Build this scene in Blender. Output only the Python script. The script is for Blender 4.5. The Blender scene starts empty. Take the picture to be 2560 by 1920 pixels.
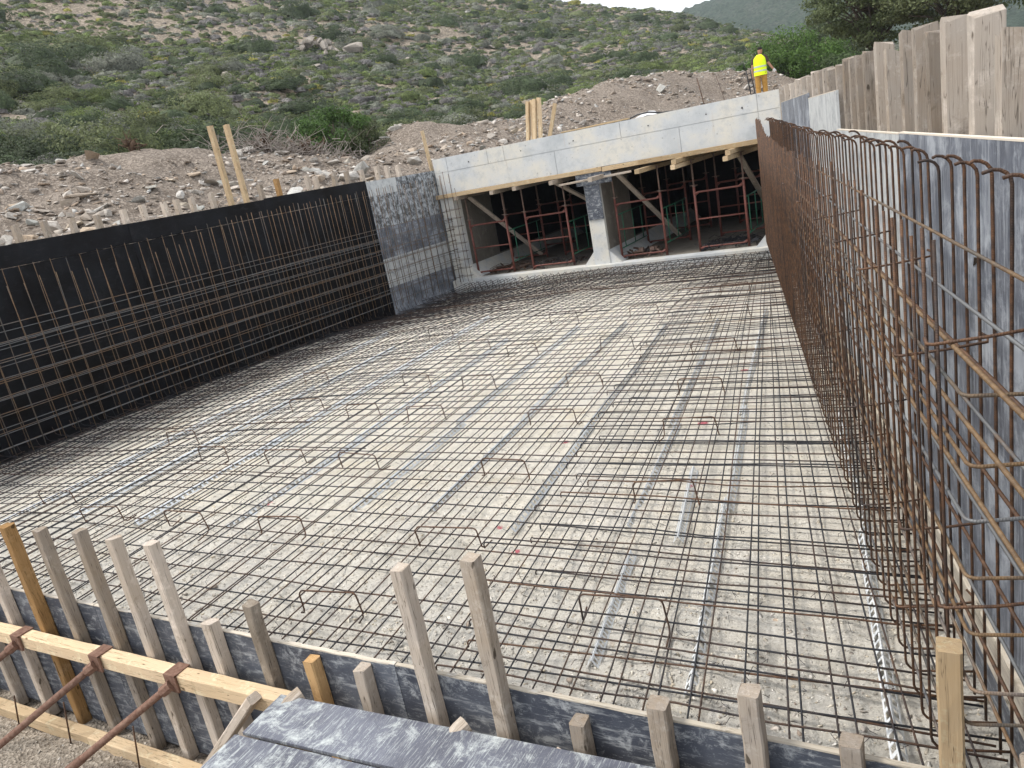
import bpy, bmesh, math, random
import numpy as np
from mathutils import Vector, Matrix

# ---------------------------------------------------------------- camera, sky, sun, exposure
sc = bpy.context.scene
CAM_H = 2.52
def make_camera():
    p, r, a = math.radians(15.75), math.radians(10.8), math.radians(31.0)
    F = Vector((-math.sin(a) * math.cos(p), math.cos(a) * math.cos(p), -math.sin(p)))
    rt = Vector((math.cos(a), math.sin(a), 0)); up = rt.cross(F)
    X = rt * math.cos(r) - up * math.sin(r)
    Y = up * math.cos(r) + rt * math.sin(r)
    cd = bpy.data.cameras.new('camera')
    cd.sensor_width = 36.0; cd.lens = 36.0 * 1925 / 2560
    cd.clip_start = 0.05; cd.clip_end = 4000
    co = bpy.data.objects.new('camera', cd); sc.collection.objects.link(co)
    M = Matrix((X, Y, -F)).transposed().to_4x4(); M.translation = (0, 0, CAM_H)
    co.matrix_world = M; sc.camera = co
make_camera()

SUN_EL, SUN_AZ = math.radians(58), math.radians(238)   # azimuth clockwise from +Y: behind and left of the camera
w = bpy.data.worlds.new('World'); sc.world = w; w.use_nodes = True
nt = w.node_tree; nt.nodes.clear()
out = nt.nodes.new('ShaderNodeOutputWorld'); bg = nt.nodes.new('ShaderNodeBackground')
sky = nt.nodes.new('ShaderNodeTexSky'); sky.sky_type = 'NISHITA'; sky.sun_disc = False
sky.sun_elevation = SUN_EL; sky.sun_rotation = SUN_AZ; sky.air_density = 1.0; sky.dust_density = 2.0; sky.ozone_density = 1.0
tc = nt.nodes.new('ShaderNodeTexCoord'); mp = nt.nodes.new('ShaderNodeMapping'); mp.inputs['Scale'].default_value = (1, 1, 3.2)
nz = nt.nodes.new('ShaderNodeTexNoise'); nz.inputs['Scale'].default_value = 2.6; nz.inputs['Detail'].default_value = 6
cr = nt.nodes.new('ShaderNodeValToRGB')
cr.color_ramp.elements[0].position = 0.34; cr.color_ramp.elements[0].color = (0.55, 0.55, 0.55, 1)
cr.color_ramp.elements[1].position = 0.62; cr.color_ramp.elements[1].color = (0.97, 0.97, 0.97, 1)
mx = nt.nodes.new('ShaderNodeMix'); mx.data_type = 'RGBA'
mx.inputs[7].default_value = (8.6, 8.7, 8.9, 1)      # lit cloud, on the scale of the physical sky
L = nt.links.new
L(tc.outputs['Generated'], mp.inputs['Vector']); L(mp.outputs['Vector'], nz.inputs['Vector']); L(nz.outputs['Fac'], cr.inputs['Fac'])
L(cr.outputs['Color'], mx.inputs[0]); L(sky.outputs['Color'], mx.inputs[6]); L(mx.outputs[2], bg.inputs['Color'])
bg.inputs['Strength'].default_value = 0.08
L(bg.outputs['Background'], out.inputs['Surface'])

sd = bpy.data.lights.new('sun', 'SUN'); sd.energy = 1.5; sd.angle = math.radians(14); sd.color = (1.0, 0.95, 0.88)
so = bpy.data.objects.new('sun', sd); sc.collection.objects.link(so)
sdir = Vector((math.sin(SUN_AZ) * math.cos(SUN_EL), math.cos(SUN_AZ) * math.cos(SUN_EL), math.sin(SUN_EL)))
so.rotation_euler = sdir.to_track_quat('Z', 'Y').to_euler(); so.location = (-6, -8, 14)
sc.view_settings.view_transform = 'Standard'; sc.view_settings.look = 'None'
sc.view_settings.exposure = 1.18; sc.view_settings.gamma = 1.0
sc.view_settings.use_curve_mapping = False

sc.cycles.max_bounces = 6; sc.cycles.diffuse_bounces = 3; sc.cycles.glossy_bounces = 2; sc.cycles.transmission_bounces = 3; sc.cycles.transparent_max_bounces = 4

# ---------------------------------------------------------------- helpers
rng = np.random.default_rng(11); random.seed(5)
COL = sc.collection
WL = {}
PI = math.pi
def V(*a): return np.array(a, float)
def setp(o, label=None, cat=None, group=None, kind=None):
    if label: o['label'] = label
    if cat: o['category'] = cat
    if group: o['group'] = group
    if kind: o['kind'] = kind
    return o
def empty(name, loc, label=None, cat=None, group=None, kind=None):
    o = bpy.data.objects.new(name, None); COL.objects.link(o); o.location = loc; o.empty_display_size = 0.2
    WL[o] = V(*loc); return setp(o, label, cat, group, kind)
def raw_mesh(name, verts, faces, uv=None, smooth=False):
    verts = np.asarray(verts, np.float32); faces = np.asarray(faces, np.int32)
    me = bpy.data.meshes.new(name); k = faces.shape[1]; m = len(faces)
    me.vertices.add(len(verts)); me.vertices.foreach_set('co', verts.ravel())
    me.loops.add(m * k); me.loops.foreach_set('vertex_index', faces.ravel())
    me.polygons.add(m); me.polygons.foreach_set('loop_start', np.arange(0, m * k, k, dtype=np.int32))
    try: me.polygons.foreach_set('loop_total', np.full(m, k, np.int32))
    except Exception: pass
    if smooth: me.polygons.foreach_set('use_smooth', np.ones(m, bool))
    if uv is not None:
        l = me.uv_layers.new(name='UVMap'); l.data.foreach_set('uv', np.asarray(uv, np.float32).ravel())
    me.update(calc_edges=True); me.validate(); return me
def link(name, me, mat, parent=None, loc=(0, 0, 0), label=None, cat=None, group=None, kind=None):
    o = bpy.data.objects.new(name, me); COL.objects.link(o)
    if mat is not None and not me.materials: me.materials.append(mat)
    wl = V(*loc); WL[o] = wl
    if parent is not None:
        o.parent = parent; o.location = wl - WL[parent]
    else: o.location = wl
    return setp(o, label, cat, group, kind)
class MB:
    """collects shapes in world coordinates; build() makes ONE mesh object with its origin at its base"""
    def __init__(s): s.v = []; s.f = []; s.uv = []
    def add(s, verts, faces, uvs=None):
        b = len(s.v); s.v.extend([tuple(map(float, p)) for p in verts])
        for i, f in enumerate(faces):
            s.f.append([j + b for j in f])
            s.uv.append([tuple(map(float, u)) for u in uvs[i]] if uvs else [(0.0, 0.0)] * len(f))
        return s
    def box(s, x0, x1, y0, y1, z0, z1):
        v = [(x0,y0,z0),(x1,y0,z0),(x1,y1,z0),(x0,y1,z0),(x0,y0,z1),(x1,y0,z1),(x1,y1,z1),(x0,y1,z1)]
        return s.add(v, [(0,3,2,1),(4,5,6,7),(0,1,5,4),(1,2,6,5),(2,3,7,6),(3,0,4,7)])
    def prism(s, poly, ax, lo, hi):
        """poly of (a,b) extruded along axis ax (0,1,2) from lo to hi"""
        n = len(poly); v = []
        for t in (lo, hi):
            for a, b in poly:
                p = [a, b]; p.insert(ax, t); v.append(p)
        f = [list(range(n))[::-1], list(range(n, 2*n))] + [(i, (i+1) % n, n+(i+1) % n, n+i) for i in range(n)]
        return s.add(v, f)
    def slab(s, o, u, v_, w_, a, b, t):
        """box from corner o along unit vectors u,v_,w_ by a,b,t"""
        o, u, v_, w_ = map(np.asarray, (o, u, v_, w_)); c = []
        for k in (0, 1):
            for i, j in ((0,0),(1,0),(1,1),(0,1)): c.append(o + u*a*i + v_*b*j + w_*t*k)
        return s.add(c, [(0,3,2,1),(4,5,6,7),(0,1,5,4),(1,2,6,5),(2,3,7,6),(3,0,4,7)])
    def tube(s, pts, r, n=6, cap=True, uvoff=0.0):
        pts = [np.asarray(p, float) for p in pts]; m = len(pts)
        rs = r if hasattr(r, '__len__') else [r] * m
        T = []
        for i in range(m):
            t = pts[min(i+1, m-1)] - pts[max(i-1, 0)]; T.append(t / (np.linalg.norm(t) + 1e-12))
        a = V(0,0,1) if abs(T[0][2]) < .9 else V(1,0,0)
        nn = np.cross(T[0], a); nn /= np.linalg.norm(nn); ring = []; verts = []; acc = [uvoff]
        for i in range(m):
            if i:
                acc.append(acc[-1] + np.linalg.norm(pts[i] - pts[i-1]))
                nn = nn - T[i] * (nn @ T[i]); nn /= np.linalg.norm(nn) + 1e-12
            bb = np.cross(T[i], nn)
            for k in range(n):
                q = 2*PI*k/n; verts.append(pts[i] + rs[i]*(math.cos(q)*nn + math.sin(q)*bb))
        F = []; U = []
        for i in range(m-1):
            for k in range(n):
                F.append((i*n+k, i*n+(k+1) % n, (i+1)*n+(k+1) % n, (i+1)*n+k))
                U.append(((acc[i], k/n), (acc[i], (k+1)/n), (acc[i+1], (k+1)/n), (acc[i+1], k/n)))
        if cap:
            F.append(tuple(range(n))[::-1]); U.append([(acc[0], .5)]*n); F.append(tuple((m-1)*n+k for k in range(n))); U.append([(acc[-1], .5)]*n)
        return s.add(verts, F, U)
    def timber(s, p0, p1, a, b, side, ch=.006, jit=.0018, seg=7, endj=.006):
        """sawn timber from p0 to p1: section a (along side) by b, worn corners, slightly uneven"""
        p0, p1 = np.asarray(p0, float), np.asarray(p1, float); d = p1 - p0; Ln = np.linalg.norm(d); d /= Ln
        sd_ = np.asarray(side, float); sd_ = sd_ - d*(sd_ @ d); sd_ /= np.linalg.norm(sd_); ot = np.cross(d, sd_)
        A, B = a/2, b/2; c = min(ch, A*.6, B*.6)
        prof = [(-A+c,-B),(A-c,-B),(A,-B+c),(A,B-c),(A-c,B),(-A+c,B),(-A,B-c),(-A,-B+c)]
        per = [0]
        for i in range(8):
            x0, y0 = prof[i]; x1, y1 = prof[(i+1) % 8]; per.append(per[-1] + math.hypot(x1-x0, y1-y0))
        off = random.random()*40; n = 8; verts = []; F = []; U = []
        for i in range(seg+1):
            t = i/seg; c0 = p0 + d*Ln*t; bow = random.uniform(-1, 1)*jit
            for k, (x, y) in enumerate(prof):
                e = (random.uniform(-1, 1)*endj if i in (0, seg) else 0)
                verts.append(c0 + d*e + sd_*(x + bow + random.uniform(-1, 1)*jit) + ot*(y + random.uniform(-1, 1)*jit))
        for i in range(seg):
            for k in range(n):
                F.append((i*n+k, i*n+(k+1) % n, (i+1)*n+(k+1) % n, (i+1)*n+k))
                u0, u1 = off + Ln*i/seg, off + Ln*(i+1)/seg
                U.append(((u0, per[k]+off), (u0, per[k+1]+off), (u1, per[k+1]+off), (u1, per[k]+off)))
        F.append(tuple(range(n))[::-1]); U.append([(off + prof[k][0]*6, off + prof[k][1]*6) for k in range(n)][::-1])
        F.append(tuple(seg*n+k for k in range(n))); U.append([(off + prof[k][0]*6, off + prof[k][1]*6) for k in range(n)])
        return s.add(verts, F, U)
    def mesh(s, name, origin, smooth=False):
        me = bpy.data.meshes.new(name); o = np.asarray(origin)
        me.from_pydata([tuple(np.asarray(p) - o) for p in s.v], [], s.f)
        uvl = me.uv_layers.new(name='UVMap'); flat = [c for f in s.uv for u in f for c in u]
        uvl.data.foreach_set('uv', flat)
        if smooth: me.polygons.foreach_set('use_smooth', [True]*len(me.polygons))
        me.update(); return me
    def base(s):
        a = np.array(s.v); return V((a[:,0].min()+a[:,0].max())/2, (a[:,1].min()+a[:,1].max())/2, a[:,2].min())
    def build(s, name, mat, parent=None, smooth=False, **kw):
        o = s.base(); return link(name, s.mesh(name, o, smooth), mat, parent, o, **kw)
def sines(x, y, freq, seed, n=6):
    g = np.random.default_rng(seed); r = 0
    for i in range(n):
        a = g.uniform(0, 2*PI); f = freq*g.uniform(.6, 1.6); r = r + np.sin(x*math.cos(a)*f + y*math.sin(a)*f + g.uniform(0, 6.28))
    return r/math.sqrt(n)
class TPS:
    def __init__(s, pts, lam=0.0):
        P = np.array(pts, float); s.p = P[:, :2]; n = len(P)
        K = s.k(s.p[:, None, :] - s.p[None]) + np.eye(n)*lam
        A = np.zeros((n+3, n+3)); A[:n,:n] = K; A[:n,n] = 1; A[:n,n+1:] = s.p; A[n,:n] = 1; A[n+1:,:n] = s.p.T
        s.c = np.linalg.solve(A, np.concatenate([P[:,2], [0,0,0]]))
    def k(s, d):
        r2 = (d**2).sum(-1) + 1e-9; return .5*r2*np.log(r2)
    def __call__(s, x, y):
        x = np.asarray(x, float); y = np.asarray(y, float); q = np.stack([x.ravel(), y.ravel()], -1); n = len(s.p); o = []
        for i in range(0, len(q), 20000):
            b = q[i:i+20000]; o.append(s.k(b[:,None,:] - s.p[None]) @ s.c[:n] + s.c[n] + b @ s.c[n+1:])
        return np.concatenate(o).reshape(x.shape)

# ---------------------------------------------------------------- materials
def new_mat(name, rough=.8, spec=.3):
    m = bpy.data.materials.new(name); m.use_nodes = True; n = m.node_tree; b = n.nodes['Principled BSDF']
    b.inputs['Roughness'].default_value = rough; b.inputs['Specular IOR Level'].default_value = spec
    return m, n, b
def node(n, t, **kw):
    x = n.nodes.new(t)
    for k, v in kw.items():
        if k in x.inputs: x.inputs[k].default_value = v
        else: setattr(x, k, v)
    return x
def coords(n, kind='Object', scale=(1,1,1), rnd=True):
    """object (or uv) coordinates shifted by the object's random number"""
    t = node(n, 'ShaderNodeTexCoord'); mp = node(n, 'ShaderNodeMapping'); mp.inputs['Scale'].default_value = scale
    n.links.new(t.outputs[kind], mp.inputs['Vector'])
    if rnd:
        oi = node(n, 'ShaderNodeObjectInfo'); mu = node(n, 'ShaderNodeMath', operation='MULTIPLY'); mu.inputs[1].default_value = 37.0
        n.links.new(oi.outputs['Random'], mu.inputs[0]); n.links.new(mu.outputs[0], mp.inputs['Location'])
    return mp.outputs['Vector']
def noise(n, vec, scale, detail=4, rough=.55, dist=0.0):
    t = node(n, 'ShaderNodeTexNoise'); t.inputs['Scale'].default_value = scale; t.inputs['Detail'].default_value = detail
    t.inputs['Roughness'].default_value = rough; t.inputs['Distortion'].default_value = dist
    n.links.new(vec, t.inputs['Vector']); return t.outputs['Fac']
def ramp(n, fac, stops, interp='LINEAR'):
    r = node(n, 'ShaderNodeValToRGB'); e = r.color_ramp; e.interpolation = interp
    while len(e.elements) < len(stops): e.elements.new(.5)
    for el, (p, c) in zip(e.elements, stops):
        el.position = p; el.color = (c, c, c, 1) if not hasattr(c, '__len__') else (*c, 1)
    n.links.new(fac, r.inputs['Fac']); return r.outputs['Color']
def mixc(n, fac, a, b, mode='MIX'):
    m = node(n, 'ShaderNodeMix', data_type='RGBA', blend_type=mode)
    for sock, v in ((m.inputs[0], fac), (m.inputs[6], a), (m.inputs[7], b)):
        if isinstance(v, bpy.types.NodeSocket): n.links.new(v, sock)
        elif hasattr(v, '__len__'): sock.default_value = (*v, 1)
        else: sock.default_value = v
    return m.outputs[2]
def bump(n, b, h, strength=.5, dist=.01, prev=None):
    x = node(n, 'ShaderNodeBump'); x.inputs['Strength'].default_value = strength; x.inputs['Distance'].default_value = dist
    n.links.new(h, x.inputs['Height'])
    if prev is not None: n.links.new(prev, x.inputs['Normal'])
    n.links.new(x.outputs['Normal'], b.inputs['Normal']); return x.outputs['Normal']
def orand(n, lo, hi):
    oi = node(n, 'ShaderNodeObjectInfo'); mr = node(n, 'ShaderNodeMapRange'); mr.inputs['To Min'].default_value = lo; mr.inputs['To Max'].default_value = hi
    n.links.new(oi.outputs['Random'], mr.inputs['Value']); return mr.outputs['Result']
def sep(n, vec, i):
    s = node(n, 'ShaderNodeSeparateXYZ'); n.links.new(vec, s.inputs[0]); return s.outputs[i]

def m_floor():
    m, n, b = new_mat('blinding_concrete', .95, .2); v = coords(n, rnd=False)
    big = noise(n, v, .5, 5); mid = noise(n, v, 3.2, 6, .65); fine = noise(n, v, 38, 6, .75); agg = noise(n, v, 110, 4, .7)
    c = ramp(n, big, [(.3, (.76,.72,.64)), (.5, (.84,.78,.66)), (.68, (.82,.77,.68))])
    c = mixc(n, ramp(n, mid, [(.35, 0), (.7, .6)]), c, (.84,.81,.75))
    c = mixc(n, ramp(n, noise(n, v, 1.3, 6, .7), [(.55, 0), (.72, .55)]), c, (.74,.64,.45))
    sy = sep(n, v, 1); fr = node(n, 'ShaderNodeMapRange'); fr.inputs['From Min'].default_value = 2.4; fr.inputs['From Max'].default_value = 4.4; fr.inputs['To Min'].default_value = 1; fr.inputs['To Max'].default_value = 0; n.links.new(sy, fr.inputs['Value'])
    mu = node(n, 'ShaderNodeMath', operation='MULTIPLY'); n.links.new(fr.outputs[0], mu.inputs[0]); n.links.new(ramp(n, mid, [(.3, .3), (.6, .9)]), mu.inputs[1])
    c = mixc(n, mu.outputs[0], c, (.66,.64,.59))
    c = mixc(n, ramp(n, fine, [(.33, .8), (.44, 0)]), c, (.28,.25,.21))
    c = mixc(n, ramp(n, noise(n, v, 24, 5, .8), [(.56, 0), (.68, .75)]), c, (.90,.88,.82))
    c = mixc(n, ramp(n, noise(n, v, 5.5, 2), [(.73, 0), (.76, .8)]), c, (.50,.43,.36))
    c = mixc(n, ramp(n, agg, [(.34, .55), (.43, 0)]), c, (.30,.28,.25))
    for (x, y, r) in ((-2.63,4.0,.05),(-2.95,4.35,.05),(-1.95,6.4,.06),(-5.35,4.35,.05),(-3.1,5.9,.05),(-1.7,5.1,.04),(-1.9,7.9,.06)):
        dn = node(n, 'ShaderNodeVectorMath', operation='DISTANCE'); dn.inputs[1].default_value = (x, y, 0); n.links.new(v, dn.inputs[0])
        md = node(n, 'ShaderNodeMath', operation='MULTIPLY_ADD'); md.inputs[1].default_value = .12; n.links.new(noise(n, v, 24, 4, .7), md.inputs[0]); n.links.new(dn.outputs['Value'], md.inputs[2])
        c = mixc(n, ramp(n, md.outputs[0], [(r + .035, .85), (r + .055, 0)]), c, (.55,.07,.12))
    n.links.new(c, b.inputs['Base Color'])
    p = bump(n, b, fine, 1.0, .04); p = bump(n, b, agg, .7, .007, p); bump(n, b, mid, .5, .03, p); return m
def m_soil(name, c0, c1, c2, peb=26):
    m, n, b = new_mat(name, .95, .15); v = coords(n, rnd=False)
    big = noise(n, v, .55, 6, .6); fine = noise(n, v, 9, 6, .7)
    c = ramp(n, big, [(.3, c0), (.52, c1), (.72, c2)])
    vo = node(n, 'ShaderNodeTexVoronoi'); vo.inputs['Scale'].default_value = peb; n.links.new(v, vo.inputs['Vector'])
    c = mixc(n, ramp(n, fine, [(.35, .6), (.6, 0)]), c, tuple(x*.55 for x in c0))
    peb_c = mixc(n, ramp(n, sep(n, vo.outputs['Color'], 0), [(.62, 0), (.72, .45)]), c, tuple(min(1, x*1.7) for x in c2))
    n.links.new(peb_c, b.inputs['Base Color'])
    p = bump(n, b, fine, .8, .06); bump(n, b, vo.outputs['Distance'], .7, .03, p); return m
def m_stone():
    m, n, b = new_mat('broken_stone', .85, .25); v = coords(n); g = noise(n, v, 6, 6, .65)
    oi = node(n, 'ShaderNodeObjectInfo')
    c = ramp(n, oi.outputs['Random'], [(0, (.42,.40,.36)), (.3, (.52,.50,.46)), (.5, (.36,.33,.29)), (.62, (.46,.36,.26)), (.75, (.58,.57,.54)), (.9, (.36,.38,.36)), (1, (.55,.47,.36))])
    c = mixc(n, ramp(n, g, [(.35, .55), (.62, 0)]), c, (.22,.18,.15))
    n.links.new(c, b.inputs['Base Color']); bump(n, b, g, .6, .03); return m
def m_stone_attr():
    m, n, b = new_mat('broken_stone_scatter', .85, .25); v = coords(n, rnd=False); g = noise(n, v, 8, 5, .65)
    at = node(n, 'ShaderNodeAttribute', attribute_name='tint')
    c = mixc(n, ramp(n, g, [(.35, .5), (.62, 0)]), at.outputs['Color'], (.22,.18,.15))
    n.links.new(c, b.inputs['Base Color']); bump(n, b, g, .5, .02); return m
def m_conc():
    m, n, b = new_mat('cast_concrete', .75, .35); v = coords(n, rnd=True)
    big = noise(n, v, .9, 6, .6); bl = noise(n, v, 5, 6, .7); pit = noise(n, v, 60, 3, .6)
    c = ramp(n, big, [(.3, (.40,.43,.45)), (.46, (.53,.55,.56)), (.58, (.62,.60,.54)), (.72, (.48,.51,.53))])
    c = mixc(n, ramp(n, bl, [(.35, .4), (.5, 0)]), c, (.34,.37,.39))
    c = mixc(n, ramp(n, bl, [(.62, 0), (.75, .45)]), c, (.66,.64,.58))
    vs = coords(n, scale=(5, 5, .5)); st = noise(n, vs, 2.2, 5, .7)
    c = mixc(n, ramp(n, st, [(.62, 0), (.74, .35)]), c, (.42,.35,.27))
    c = mixc(n, ramp(n, noise(n, v, 16, 4, .7), [(.30, .75), (.36, 0)]), c, (.20,.20,.19))
    n.links.new(c, b.inputs['Base Color']); p = bump(n, b, pit, .35, .004); bump(n, b, bl, .3, .008, p); return m
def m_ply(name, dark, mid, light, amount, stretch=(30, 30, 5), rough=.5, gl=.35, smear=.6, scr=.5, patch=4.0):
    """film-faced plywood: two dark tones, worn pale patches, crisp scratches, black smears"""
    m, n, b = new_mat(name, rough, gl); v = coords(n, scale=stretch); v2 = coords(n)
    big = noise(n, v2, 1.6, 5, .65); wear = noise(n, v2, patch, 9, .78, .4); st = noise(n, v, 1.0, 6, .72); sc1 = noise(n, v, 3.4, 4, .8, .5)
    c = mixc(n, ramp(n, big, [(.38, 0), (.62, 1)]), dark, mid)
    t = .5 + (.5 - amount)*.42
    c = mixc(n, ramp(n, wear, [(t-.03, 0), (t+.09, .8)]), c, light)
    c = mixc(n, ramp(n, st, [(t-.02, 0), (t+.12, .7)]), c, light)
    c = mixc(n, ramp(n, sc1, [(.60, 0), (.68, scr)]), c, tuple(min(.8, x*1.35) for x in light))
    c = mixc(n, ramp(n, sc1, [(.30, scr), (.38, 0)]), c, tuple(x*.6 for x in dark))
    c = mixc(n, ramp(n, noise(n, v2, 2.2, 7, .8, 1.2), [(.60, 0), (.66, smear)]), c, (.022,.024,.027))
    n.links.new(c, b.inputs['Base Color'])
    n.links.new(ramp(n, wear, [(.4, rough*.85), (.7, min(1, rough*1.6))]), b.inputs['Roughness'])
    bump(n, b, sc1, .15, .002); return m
def m_wood(name, base, lite, grey, greyamt):
    m, n, b = new_mat(name, .85, .15); uv = coords(n, 'UV', (2.2, 70, 1)); uv2 = coords(n, 'UV', (1, 1, 1)); uv3 = coords(n, 'UV', (4, 9, 1)); uv4 = coords(n, 'UV', (.9, 26, 1))
    g = noise(n, uv, 2.0, 7, .72, .8); big = noise(n, uv2, 3.1, 6, .65); kn = noise(n, uv3, 2.4, 2, .5); ck = noise(n, uv4, 1.6, 3, .55, .35)
    c = mixc(n, ramp(n, g, [(.3, 0), (.7, 1)]), base, lite)
    c = mixc(n, ramp(n, big, [(.35, 0), (.62, greyamt)]), c, grey)
    c = mixc(n, orand(n, 0, .6), c, grey)
    c = mixc(n, ramp(n, noise(n, uv2, 9, 6, .75), [(.54, 0), (.70, .6)]), c, tuple(min(.75, x*1.65) for x in grey))
    c = mixc(n, ramp(n, noise(n, uv2, 5, 6, .75, .5), [(.28, .75), (.42, 0)]), c, tuple(x*.42 for x in base))
    c = mixc(n, ramp(n, g, [(.26, .85), (.36, 0)]), c, tuple(x*.3 for x in base))
    c = mixc(n, ramp(n, ck, [(.490, 0), (.498, .7), (.502, .7), (.510, 0)]), c, tuple(x*.14 for x in base))
    c = mixc(n, ramp(n, kn, [(.70, 0), (.74, .85)]), c, tuple(x*.2 for x in base))
    hs = node(n, 'ShaderNodeHueSaturation'); n.links.new(orand(n, .62, 1.22), hs.inputs['Value']); n.links.new(c, hs.inputs['Color'])
    n.links.new(hs.outputs['Color'], b.inputs['Base Color']); bump(n, b, g, .6, .005); return m
def m_rebar(name, rustamt, steel=(.055,.058,.066), r1=(.10,.045,.024), r2=(.24,.115,.045)):
    m, n, b = new_mat(name, .62, .45); t = node(n, 'ShaderNodeTexCoord'); v = coords(n)
    g = noise(n, v, 3.1, 5, .7); f = noise(n, v, 30, 4, .7)
    rust = mixc(n, ramp(n, f, [(.38, 0), (.66, 1)]), r1, r2)
    th = .5 + (.5 - rustamt)*.5
    ad = node(n, 'ShaderNodeMath', operation='ADD'); n.links.new(g, ad.inputs[0]); n.links.new(orand(n, -.16, .16), ad.inputs[1])
    fac = ramp(n, ad.outputs[0], [(max(0, th-.12), 0), (min(1, th+.12), 1)])
    c = mixc(n, fac, steel, rust); n.links.new(c, b.inputs['Base Color'])
    mt = ramp(n, ad.outputs[0], [(max(0, th-.12), .5), (min(1, th+.12), 0)]); n.links.new(mt, b.inputs['Metallic'])
    u = sep(n, t.outputs['UV'], 0); vv = sep(n, t.outputs['UV'], 1)
    m1 = node(n, 'ShaderNodeMath', operation='MULTIPLY'); m1.inputs[1].default_value = 780.0; n.links.new(u, m1.inputs[0])
    m2 = node(n, 'ShaderNodeMath', operation='MULTIPLY_ADD'); m2.inputs[1].default_value = 6.283; n.links.new(vv, m2.inputs[0]); n.links.new(m1.outputs[0], m2.inputs[2])
    m3 = node(n, 'ShaderNodeMath', operation='SINE'); n.links.new(m2.outputs[0], m3.inputs[0])
    bump(n, b, m3.outputs[0], .35, .0012); return m
def m_flat(name, col, rough=.6, spec=.4, metal=0.0, var=.25, scale=14, dirt=None):
    m, n, b = new_mat(name, rough, spec); v = coords(n); g = noise(n, v, scale, 5, .65)
    c = mixc(n, ramp(n, g, [(.3, 1), (.65, 0)]), col, tuple(x*(1-var) for x in col) if dirt is None else dirt)
    n.links.new(c, b.inputs['Base Color']); b.inputs['Metallic'].default_value = metal; bump(n, b, g, .15, .004); return m
def m_leaf(name, src, trans=.38):
    m, n, b = new_mat(name, .65, .25)
    if src == 'object': o = node(n, 'ShaderNodeObjectInfo').outputs['Color']
    else: o = node(n, 'ShaderNodeAttribute', attribute_name='tint').outputs['Color']
    ge = node(n, 'ShaderNodeNewGeometry'); g = noise(n, ge.outputs['Position'], 2.2, 4, .6)
    hs = node(n, 'ShaderNodeHueSaturation'); n.links.new(o, hs.inputs['Color'])
    g2 = noise(n, ge.outputs['Position'], 9, 3, .7); ml = node(n, 'ShaderNodeMath', operation='MULTIPLY'); n.links.new(ramp(n, g, [(.3, .6), (.7, 1.4)]), ml.inputs[0]); n.links.new(ramp(n, g2, [(.35, .5), (.65, 1.55)]), ml.inputs[1]); n.links.new(ml.outputs[0], hs.inputs['Value']); n.links.new(hs.outputs['Color'], b.inputs['Base Color'])
    tr = node(n, 'ShaderNodeBsdfTranslucent'); n.links.new(hs.outputs['Color'], tr.inputs['Color'])
    mxs = node(n, 'ShaderNodeMixShader'); mxs.inputs[0].default_value = trans
    n.links.new(b.outputs[0], mxs.inputs[1]); n.links.new(tr.outputs[0], mxs.inputs[2])
    n.links.new(mxs.outputs[0], n.nodes['Material Output'].inputs['Surface']); return m
def m_galv():
    m, n, b = new_mat('galvanised_steel', .38, .5); v = coords(n); vo = node(n, 'ShaderNodeTexVoronoi'); vo.inputs['Scale'].default_value = 60; n.links.new(v, vo.inputs['Vector'])
    c = mixc(n, ramp(n, sep(n, vo.outputs['Color'], 0), [(0, 0), (1, 1)]), (.66,.70,.73), (.82,.85,.87)); n.links.new(c, b.inputs['Base Color'])
    b.inputs['Metallic'].default_value = .15; return m
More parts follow.
